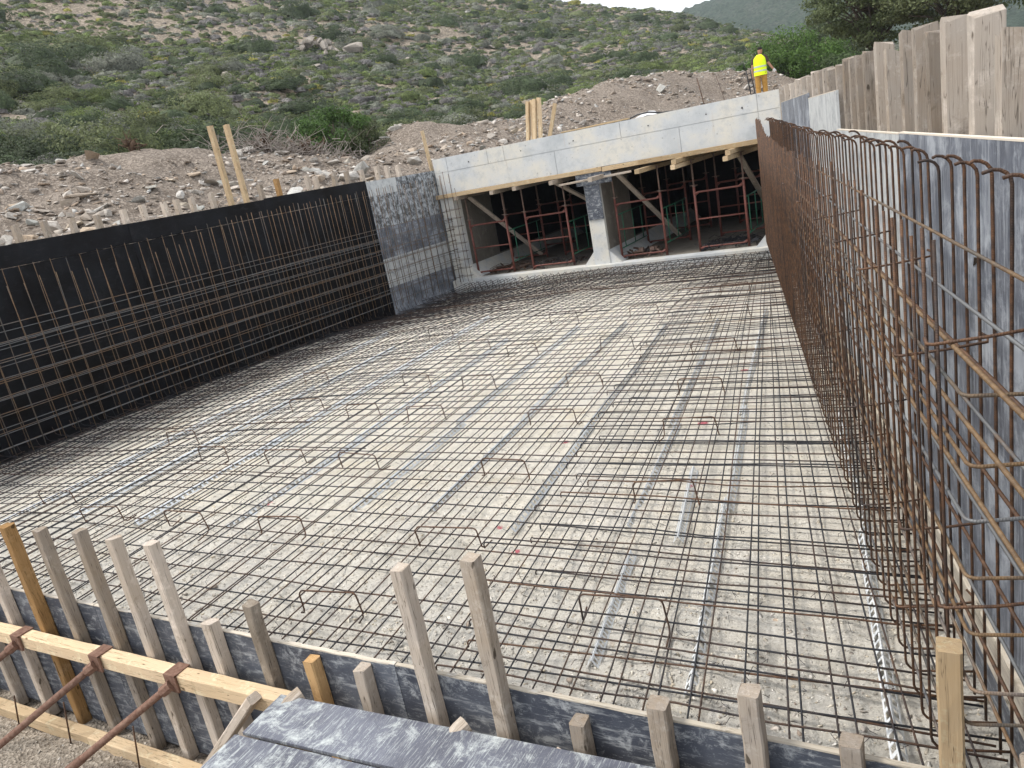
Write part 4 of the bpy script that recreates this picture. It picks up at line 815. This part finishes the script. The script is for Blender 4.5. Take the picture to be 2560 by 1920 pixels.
na = 20000; ay = 2.45 + rng.exponential(1.5, na); ax = rng.uniform(-7.5, .4, na); ok = (ay < 8.5) & (ax < xright(ay) + .28) & (ax > xleft(ay)); ax, ay = ax[ok], ay[ok]; az = floor_z(ax, ay); asz = np.clip(np.exp(rng.normal(-4.75, .42, len(ax))), .004, .026)
SAV = STC.copy(); STC[:] = [(.72,.68,.58),(.80,.75,.64),(.60,.55,.46),(.68,.60,.46),(.84,.81,.74),(.56,.54,.50),(.45,.41,.35)]
ag = stone_stuff('aggregate', [(V(x, y, z + s*.05), s, (rng.normal(0, .5), rng.normal(0, .5), rng.uniform(0, 6.28)), int(rng.integers(0, 8))) for x, y, z, s in zip(ax, ay, az, asz)], pit)
STC[:] = SAV

# ---------------------------------------------------------------- hillside scrub
TINT = dict(dark=(.070,.095,.048), olive=(.128,.150,.068), grey=(.175,.185,.148), bright=(.140,.180,.062), ash=(.195,.185,.178), yellow=(.25,.24,.06))
LBL = dict(dark='dense dark green bush', olive='olive-green cushion shrub', grey='grey-green cushion shrub', bright='fresh green cushion shrub', ash='ash-grey leafless shrub', yellow='yellowish cushion shrub')
def leaf_quads(c, nrm, size, g, asp=.55):
    """rhombic leaves at centres c facing nrm"""
    n = len(c); r = g.normal(size=(n, 3)); t = r - nrm*(r*nrm).sum(1, keepdims=True); t /= np.linalg.norm(t, axis=1, keepdims=True) + 1e-9; b = np.cross(nrm, t)
    s = size[:, None]
    v = np.stack([c - t*s*.5, c + b*s*asp*.5, c + t*s*.5, c - b*s*asp*.5], 1).reshape(-1, 3); return v, np.arange(4*n, dtype=np.int32).reshape(n, 4)
def dome(g, n, leaf, lump=.22):
    d = g.normal(size=(n, 3)); d[:, 2] = np.abs(d[:, 2])*1.0 - .12; d /= np.linalg.norm(d, axis=1, keepdims=True)
    ph = g.uniform(0, 6.28, 6); fr = g.uniform(2.2, 4.5, 6)
    rad = 1 + lump*(np.sin(d[:,0]*fr[0]+ph[0])*np.sin(d[:,1]*fr[1]+ph[1]) + .6*np.sin(d[:,2]*fr[2]*2+ph[2]+d[:,0]*fr[3]*1.7))
    c = d*(rad*g.uniform(.86, 1.03, n))[:, None]; c[:, 2] *= .85
    nm = d + g.normal(size=(n, 3))*.34; nm /= np.linalg.norm(nm, axis=1, keepdims=True)
    return leaf_quads(c, nm, leaf*g.uniform(.6, 1.45, n), g, .7)
def core(g, s=.86, m_=9, jit=.075):
    lv = [(-.12, 1.0), (.28, .96), (.58, .70)]; v = [(math.cos(q + i*.35)*r, math.sin(q + i*.35)*r, z) for i, (z, r) in enumerate(lv) for q in np.linspace(0, 2*PI, m_ + 1)[:-1]] + [(0, 0, .80)]
    v = np.array(v)*s; v += g.normal(size=v.shape)*jit
    f = [(k*m_ + i, k*m_ + (i+1) % m_, (k+1)*m_ + (i+1) % m_, (k+1)*m_ + i) for k in range(2) for i in range(m_)]
    f += [(2*m_ + i, 2*m_ + (i+1) % m_, 3*m_, 3*m_) for i in range(m_)]
    return v, np.array(f, np.int32)
def join(parts):
    vs, fs, b = [], [], 0
    for v, f in parts: vs.append(v); fs.append(f + b); b += len(v)
    return np.concatenate(vs), np.concatenate(fs)
def fix_core(v, f):
    return v, f
NS = 44000
th = rng.uniform(math.radians(-3), math.radians(72), NS); dd = np.sqrt(rng.uniform(23**2, 185**2, NS))
dd[:14000] = np.sqrt(rng.uniform(23**2, 80**2, 14000))
sx, sy = -dd*np.sin(th), dd*np.cos(th)
ok = hill_keep(sx, sy) & (hill_z(sx, sy) > np.where((sx > -40) & (sx < 16) & (sy < 58), mound_z(sx, sy), -99) + .05)
sx, sy, dd = sx[ok], sy[ok], dd[ok]
bare = sines(sx, sy, .16, 71) + .8*sines(sx, sy, .5, 72); kp = (bare < 2.2) | (rng.uniform(0, 1, len(sx)) < .3); sx, sy, dd = sx[kp], sy[kp], dd[kp]
zone = sines(sx, sy, .12, 73); low = np.clip((62 - dd)/30, 0, 1)
rad = np.exp(rng.normal(-1.0, .32, len(sx))); bigp = rng.uniform(0, 1, len(sx)) < (.010 + .045*low + .012*(zone > .9)); rad = np.where(bigp, rad*rng.uniform(1.9, 3.6, len(sx)), rad)
rad = np.clip(rad*(1 + .45*sstep(55, 120, dd)), .22, 2.3); szz = hill_z(sx, sy)
kinds = []
for i in range(len(sx)):
    w_ = dict(dark=.16, olive=.30, grey=.22, bright=.16, ash=.14, yellow=.015)
    if bigp[i]: w_ = dict(dark=.62, olive=.2, grey=.14, bright=.03, ash=.01, yellow=0)
    elif zone[i] > .5: w_ = dict(dark=.22, olive=.22, grey=.30, bright=.08, ash=.18, yellow=.005)
    elif zone[i] < -.5: w_ = dict(dark=.10, olive=.36, grey=.14, bright=.28, ash=.10, yellow=.02)
    ks = list(w_); kinds.append(ks[int(np.searchsorted(np.cumsum(list(w_.values()))/sum(w_.values()), rng.uniform(0, 1)))])
SHM = []
for i in range(8):
    g = np.random.default_rng(300 + i); v, f = join([dome(g, 3600, .058, .26), core(g, .84, 12, .09)]); SHM.append(raw_mesh('shrub', v, f)); SHM[-1].materials.append(M['leaf_o'])
order = np.argsort(-rad/dd); indiv = set(order[:290].tolist())
for i in indiv:
    kd = kinds[i]; r = rad[i]; o = link('shrub', SHM[int(rng.integers(0, 8))], None, None, (sx[i], sy[i], szz[i] - .08*r))
    o.scale = (r*rng.uniform(.85, 1.3), r*rng.uniform(.85, 1.3), r*rng.uniform(.65, 1.0)); o.rotation_euler = (0, 0, rng.uniform(0, 6.28)); tcol = V(*TINT[kd])*rng.uniform(.75, 1.25); o.color = (*tcol, 1)
    setp(o, LBL[kd] + ' on the lower hillside', 'shrub', (LBL[kd] + ('es' if LBL[kd].endswith('bush') else 's')) + ' on the lower hillside')
parts = []; cols = []
for i in range(len(sx)):
    if i in indiv: continue
    d = dd[i]; n = 64 if d < 45 else (32 if d < 75 else (16 if d < 115 else 8)); lf = .17 if d < 45 else (.21 if d < 75 else (.27 if d < 115 else .36)); r = rad[i]
    if r > 1: n = int(n*min(4, r*r)); lf /= min(1.8, r)
    v, f = join([dome(rng, n, lf), core(rng, .88, 8 if d < 90 else 6)]); sc3 = V(r*rng.uniform(.85, 1.25), r*rng.uniform(.85, 1.25), r*rng.uniform(.6, 1.0))
    v = v*sc3 + V(sx[i], sy[i], szz[i] - .06*r); parts.append((v, f)); cols.append(np.repeat((V(*TINT[kinds[i]])*rng.uniform(.7, 1.3))[None], len(v), 0))
v, f = join(parts); c = np.concatenate(cols); me = raw_mesh('scrub', v, f); at = me.color_attributes.new('tint', 'FLOAT_COLOR', 'POINT')
# validate() may merge nothing away here: vertex count is unchanged
at.data.foreach_set('color', np.concatenate([c, np.ones((len(c), 1))], 1).astype(np.float32).ravel())
link("scrub", me, M['leaf_a'], kind='stuff', label='low maquis scrub covering the hillside', cat='scrub')
# hill boulders
n_ = 2600; th = rng.uniform(math.radians(0), math.radians(70), n_); d_ = np.sqrt(rng.uniform(26**2, 150**2, n_)); bx, by = -d_*np.sin(th), d_*np.cos(th)
cl_ = (sines(bx, by, .16, 71) + .8*sines(bx, by, .5, 72) > 1.2) | (rng.uniform(0, 1, n_) < .3); bx, by, d_ = bx[cl_], by[cl_], d_[cl_]; ok = hill_keep(bx, by); bx, by, d_ = bx[ok], by[ok], d_[ok]
bs = np.clip(np.exp(rng.normal(-1.35, .5, len(bx))), .1, .9); bz = hill_z(bx, by)
order = np.argsort(-bs/d_); bi = set(order[:70].tolist())
for i in bi:
    o = link('boulder', RH[int(rng.integers(0, 8))], None, None, (bx[i], by[i], bz[i] + bs[i]*.15)); s = bs[i]; o.scale = (s, s, s*1.4); o.rotation_euler = (rng.normal(0, .4), rng.normal(0, .4), rng.uniform(0, 6.28))
    setp(o, 'pale weathered boulder lying among the hillside shrubs', 'boulder', 'pale boulders scattered on the hillside')
stone_stuff('hill_stone', [(V(bx[i], by[i], bz[i] + bs[i]*.2), bs[i]*.8, (rng.normal(0, .4), rng.normal(0, .4), rng.uniform(0, 6.28)), int(rng.integers(0, 8))) for i in range(len(bx)) if i not in bi], None, label='small pale stones scattered over the hillside', cat='stones')
oc = empty('rock_outcrop', (-49.5, 60.3, float(hill_z(-49.5, 60.3))), 'jagged grey rock outcrop rising from the hillside scrub', 'outcrop')
for k in range(26):
    x, y = -49.5 + rng.normal(0, 1.2), 60.3 + rng.normal(0, 1.2); s = rng.uniform(.25, .75); h_ = max(0, 1.5 - abs(x + 49.5)*.8)
    o = link('rock', RH[int(rng.integers(0, 8))], None, oc, (x, y, float(hill_z(x, y)) + .1 + h_*rng.uniform(.3, .9))); o.scale = (s, s, s*1.6); o.rotation_euler = (rng.normal(0, .5), rng.normal(0, .5), rng.uniform(0, 6))
o = link('boulder', RH[4], None, None, (-46.2, 60.4, float(hill_z(-46.2, 60.4)) + .45), label='big round-topped boulder just right of the rock outcrop', cat='boulder'); o.scale = (1.3, 1.1, 1.2)

# ---------------------------------------------------------------- trees and bushes
def tree(name, base, hgt, cr, cz, ncl, nleaf, leaf, tint, label, seed, trunk_r=.12, cat='tree', flat=.55, lean=(0, 0)):
    g = np.random.default_rng(seed); random.seed(seed); B = V(*base); t = empty(name, base, label, cat)
    top = B + V(lean[0], lean[1], hgt*.7); tr = MB()
    tr.tube([B - V(0, 0, .3), B + (top - B)*.35 + V(g.normal(0, .1), g.normal(0, .1), 0), B + (top - B)*.7 + V(g.normal(0, .15), g.normal(0, .15), 0), top], [trunk_r, trunk_r*.8, trunk_r*.5, trunk_r*.2], 8)
    C = B + V(lean[0], lean[1], cz); cs = []
    for k in range(ncl):
        d = g.normal(size=3); d /= np.linalg.norm(d); p = C + d*V(cr, cr, hgt - cz)*g.uniform(.45, 1.0)**.6
        if p[2] < B[2] + .25*hgt*(1 if cat == 'tree' else .1): p[2] = B[2] + .25*hgt*(1 if cat == 'tree' else .1) + g.uniform(0, .5)
        cs.append(p); st = B + (top - B)*g.uniform(.25, .85); md = (st + p)/2 + V(0, 0, .12*hgt*.3)
        tr.tube([st, md, p], [trunk_r*.38, trunk_r*.2, trunk_r*.06], 5)
    tr.build('trunk', M['bark'], t, True)
    vs = []
    per = nleaf//ncl
    for p in cs:
        r = cr*g.uniform(.22, .42); q = g.normal(size=(per, 3)); q /= np.linalg.norm(q, axis=1, keepdims=True); q *= (g.uniform(0, 1, (per, 1))**.45)*r; q[:, 2] *= flat
        nm = q/(np.linalg.norm(q, axis=1, keepdims=True) + 1e-6) + g.normal(size=(per, 3))*.7 + V(0, 0, .35); nm /= np.linalg.norm(nm, axis=1, keepdims=True)
        vs.append(leaf_quads(p + q, nm, leaf*g.uniform(.6, 1.4, per), g, .5))
    v, f = join(vs); o = link('crown', raw_mesh('crown', v - B, f), M['leaf_o'], t, B); o.color = (*tint, 1); return t
gz = lambda x, y: float(max(hill_z(np.array(x), np.array(y)), mound_z(np.array(x), np.array(y)) if y < 58 else -99))
tree('broadleaf_tree', (-7.4, 49.4, gz(-7.4, 49.4) - .3), 4.0, 2.6, 1.9, 80, 30000, .14, (.095,.165,.042), 'rounded bright green tree behind the worker', 401, .16, flat=.7)
tree('broadleaf_tree', (-9.7, 51.5, gz(-9.7, 51.5) - .3), 1.9, 1.7, .9, 30, 8000, .15, (.075,.125,.04), 'low dark green tree just left of the worker', 402, .10, flat=.7)
tree('broadleaf_tree', (-4.3, 47.5, gz(-4.3, 47.5) - .3), 2.4, 2.0, 1.1, 40, 13000, .15, (.085,.125,.05), 'dull green bushy tree just right of the worker', 403, .12, flat=.7)
tree('feathery_tree', (-2.6, 40, gz(-2.6, 40) - .2), 6.2, 2.6, 3.9, 62, 23000, .14, (.125,.155,.072), 'tall feathery tree left of the wide cracked plank', 404, .17, flat=.4)
tree('feathery_tree', (.6, 38, gz(.6, 38) - .2), 6.6, 3.0, 4.0, 70, 26000, .14, (.140,.165,.080), 'tall spreading tree behind the cracked plank', 405, .19, flat=.4)
tree('feathery_tree', (3.6, 35, gz(3.6, 35) - .2), 5.8, 2.6, 3.3, 54, 19000, .14, (.11,.14,.06), 'dark tree in the top right corner', 406, .17, flat=.45)
tree('feathery_tree', (-5.8, 55, gz(-5.8, 55) - .2), 5.0, 2.6, 3.0, 50, 16000, .18, (.12,.15,.085), 'pale tree behind the rounded green tree', 407, .17, flat=.45)
tree('broadleaf_tree', (6.5, 30, gz(6.5, 30) - .2), 4.2, 2.4, 2.2, 40, 12000, .15, (.13,.17,.05), 'fresh green tree at the right edge behind the nearest plank', 408, .15)
tree('bush', (-17.35, 20.75, 3.55), 1.75, 1.25, .85, 40, 15000, .085, (.070,.125,.034), 'bright green rounded bush behind the brush pile', 409, .06, cat='bush', flat=.8)
tree('bush', (-16.4, 21.3, 3.4), 1.2, .9, .55, 24, 7000, .075, (.10,.12,.06), 'dull olive bush right of the bright green bush', 410, .05, cat='bush', flat=.8)
tree('bush', (-18.6, 19.6, 3.7), 1.0, .9, .5, 24, 6000, .075, (.12,.135,.085), 'grey-green bush left of the bright green bush', 411, .05, cat='bush', flat=.8)
# cleared brush and stumps
random.seed(12); g = np.random.default_rng(12); b = MB()
for i in range(900):
    x, y = -16.05 + g.normal(0, .35) - (i % 3)*.12, 17.6 + g.normal(0, 1.15); z0 = float(mound_z(np.array(x), np.array(y))); l = g.uniform(.25, .7); a = g.uniform(0, 6.28); e = g.uniform(-.1, .9)
    d = V(math.cos(a)*math.cos(e), math.sin(a)*math.cos(e), math.sin(e)); p0 = V(x, y, z0 + abs(g.normal(0, .26))); b.tube([p0, p0 + d*l*.5 + g.normal(size=3)*.05, p0 + d*l + g.normal(size=3)*.09], [.011, .008, .004], 3, False)
b.build('brush_pile', M['twig'], None, label='tangle of dead grey branches piled on the spoil', cat='brush pile', kind='stuff')
for (x, y, s, lb) in ((-16.1, 17.75, .85, 'dark torn-up root stump sticking out of the brush'), (-16.2, 16.4, .6, 'brown root stump behind the two tall yellow studs'), (-16.6, 12.6, .42, 'small brown stump on the spoil crest at the left'), (-15.7, 19.0, .4, 'small stump at the right end of the brush pile')):
    b = MB(); z0 = float(mound_z(np.array(x), np.array(y))) + .02; P = V(x, y, z0)
    b.tube([P - V(0, 0, .1), P + V(.05, 0, s*.3), P + V(.1, .05, s*.55)], [s*.20, s*.16, s*.10], 7)
    for k in range(24):
        a = g.uniform(0, 6.28); e = g.uniform(-.2, 1.3); d = V(math.cos(a)*math.cos(e), math.sin(a)*math.cos(e), math.sin(e))*s; q = P + V(0, 0, s*.3) + g.normal(size=3)*.06*s; d = d*g.uniform(.35, .85); b.tube([q, q + d*.4 + g.normal(size=3)*.07*s, q + d*.75 + g.normal(size=3)*.12*s, q + d + g.normal(size=3)*.22*s], [s*.07, s*.045, s*.03, s*.012], 5)
    b.build('root_stump', M['root'], None, True, label=lb, cat='stump')

# ---------------------------------------------------------------- the worker
def skin_obj(name, verts, edges, mat, parent, root=0, loc=None, rot=0, sub=2, **kw):
    me = bpy.data.meshes.new(name); me.from_pydata([v[:3] for v in verts], edges, []); me.materials.append(mat)
    o = bpy.data.objects.new(name, me); COL.objects.link(o); md = o.modifiers.new('Skin', 'SKIN'); md.use_smooth_shade = True
    sk = me.skin_vertices[0].data
    for i, v in enumerate(verts):
        r = v[3]; sk[i].radius = (r, r) if not hasattr(r, '__len__') else r; sk[i].use_root = (i == root)
    ss = o.modifiers.new('Subdivision', 'SUBSURF'); ss.levels = sub; ss.render_levels = sub
    if parent is None: o.location = loc; o.rotation_euler = (0, 0, rot)
    else: o.parent = parent
    return setp(o, **kw)
WPOS = (-5.22, 28.0, 2.93)
bv = [(0,0,.93,(.13,.10)),(0,.0,1.10,(.125,.095)),(0,.0,1.28,(.155,.10)),(.005,.0,1.41,(.09,.075)),(.02,.02,1.48,.05),(.03,.035,1.53,(.062,.072)),(.04,.05,1.60,(.072,.088)),(.04,.05,1.67,(.058,.07)),
      (-.095,0,.87,.085),(-.10,.02,.50,.058),(-.10,-.01,.11,.042),(-.11,.10,.05,.036),(.09,.01,.87,.085),(.10,.05,.50,.058),(.11,.06,.11,.042),(.12,.17,.05,.036),
      (-.17,0,1.38,.065),(-.235,-.02,1.13,.045),(-.25,.03,.92,.034),(-.25,.05,.84,(.022,.036)),(.17,.0,1.38,.065),(.28,.02,1.15,.045),(.40,.05,.97,.034),(.44,.07,.91,(.022,.036))]
be = [(0,1),(1,2),(2,3),(3,4),(4,5),(5,6),(6,7),(0,8),(8,9),(9,10),(10,11),(0,12),(12,13),(13,14),(14,15),(3,16),(16,17),(17,18),(18,19),(3,20),(20,21),(21,22),(22,23)]
def fingers(bv, be, at, d, side):
    for k, (o_, l) in enumerate(((-.03, .065), (-.01, .08), (.012, .075), (.03, .06))):
        b0 = len(bv); P = V(*bv[at][:3]); q = P + d*.03 + side*o_; bv.append((*q, .009)); q2 = q + d*l*.55; bv.append((*q2, .0085)); q3 = q2 + d*l*.4 + V(0, .02, 0); bv.append((*q3, .007)); be += [(at, b0), (b0, b0+1), (b0+1, b0+2)]
    b0 = len(bv); P = V(*bv[at][:3]); q = P + V(0, .035, .0); bv.append((*q, .010)); q2 = q + d*.05 + V(0, .02, 0); bv.append((*q2, .008)); be += [(at, b0), (b0, b0+1)]
fingers(bv, be, 19, V(0, .1, -1), V(.0, 1, 0)); fingers(bv, be, 23, V(.55, .15, -.8), V(0, 1, 0))
bv += [(.085,.125,1.585,.016),(.105,.02,1.59,.018),(-.03,.06,1.59,.018)]; nb = len(bv); be += [(6, nb-3), (6, nb-2), (6, nb-1)]
person = skin_obj('person', bv, be, M['skin'], None, 0, WPOS, math.radians(9), label='worker in a yellow hi-vis vest and ochre trousers walking on the roof', cat='person')
skin_obj('trousers', [(0,0,.95,(.155,.125)),(-.10,0,.84,.112),(-.105,.02,.50,.088),(-.105,-.01,.13,.080),(.10,.01,.84,.112),(.105,.05,.50,.088),(.11,.06,.13,.080)], [(0,1),(1,2),(2,3),(0,4),(4,5),(5,6)], M['trousers'], person)
skin_obj('shirt', [(0,0,.96,(.15,.115)),(0,0,1.15,(.15,.115)),(0,0,1.30,(.185,.125)),(.005,0,1.415,(.10,.085)),(-.18,0,1.38,.085),(-.23,-.015,1.18,.066),(.18,0,1.38,.085),(.265,.015,1.19,.066)], [(0,1),(1,2),(2,3),(3,4),(4,5),(3,6),(6,7)], M['shirt'], person)
def rings(name, prof, mat, par, n=20):
    vs, fs = [], []
    for (z, rx, ry, cy) in prof:
        for k in range(n): a = 2*PI*k/n; vs.append((rx*math.copysign(abs(math.cos(a))**.8, math.cos(a)), cy + ry*math.copysign(abs(math.sin(a))**.8, math.sin(a)), z))
    for i in range(len(prof) - 1):
        for k in range(n): fs.append((i*n+k, i*n+(k+1) % n, (i+1)*n+(k+1) % n, (i+1)*n+k))
    me = bpy.data.meshes.new(name); me.from_pydata(vs, [], fs); me.materials.append(mat); me.polygons.foreach_set('use_smooth', [True]*len(fs)); o = bpy.data.objects.new(name, me); COL.objects.link(o); o.parent = par; return o
vest = rings('vest', [(.84,.205,.17,0),(.95,.205,.165,0),(1.10,.20,.16,0),(1.26,.205,.16,0),(1.36,.20,.145,0),(1.43,.145,.115,.0),(1.475,.085,.085,.01)], M['vest'], person)
for z in (.955, 1.085): rings('reflective_stripe', [(z,.209,.171,0),(z + .045,.2085,.170,0)], M['stripe'], vest)
skin_obj('hair', [(.03,.02,1.60,(.072,.075)),(.04,.03,1.67,(.082,.088)),(.04,.045,1.705,(.06,.07))], [(0,1),(1,2)], M['hair'], person)
skin_obj('glove', [(.395,.048,.975,.042),(.44,.07,.91,(.032,.046)),(.475,.08,.86,(.028,.04))], [(0,1),(1,2)], M['glove'], person, 0, sub=2)

#print('TRIS', sum(sum(len(p.vertices) - 2 for p in o.data.polygons) for o in sc.objects if o.type == 'MESH' and o.name in ('scrub', 'loose_stone', 'rubble_mound', 'hillside', 'mountain', 'pit_floor', 'site_ground')), len(bpy.data.objects['scrub'].data.polygons))

hz = MB().box(-430, 310, -60, 830, -3, 135).build('haze', None, None, kind='stuff', label='thin pale haze softening the far mountain', cat='haze')
hm = bpy.data.materials.new('haze'); hm.use_nodes = True; n = hm.node_tree; n.nodes.clear(); o_ = n.nodes.new('ShaderNodeOutputMaterial'); pv = n.nodes.new('ShaderNodeVolumePrincipled')
pv.inputs['Color'].default_value = (.80, .88, 1.0, 1); pv.inputs['Density'].default_value = .00028; n.links.new(pv.outputs[0], o_.inputs['Volume']); hz.data.materials.append(hm)
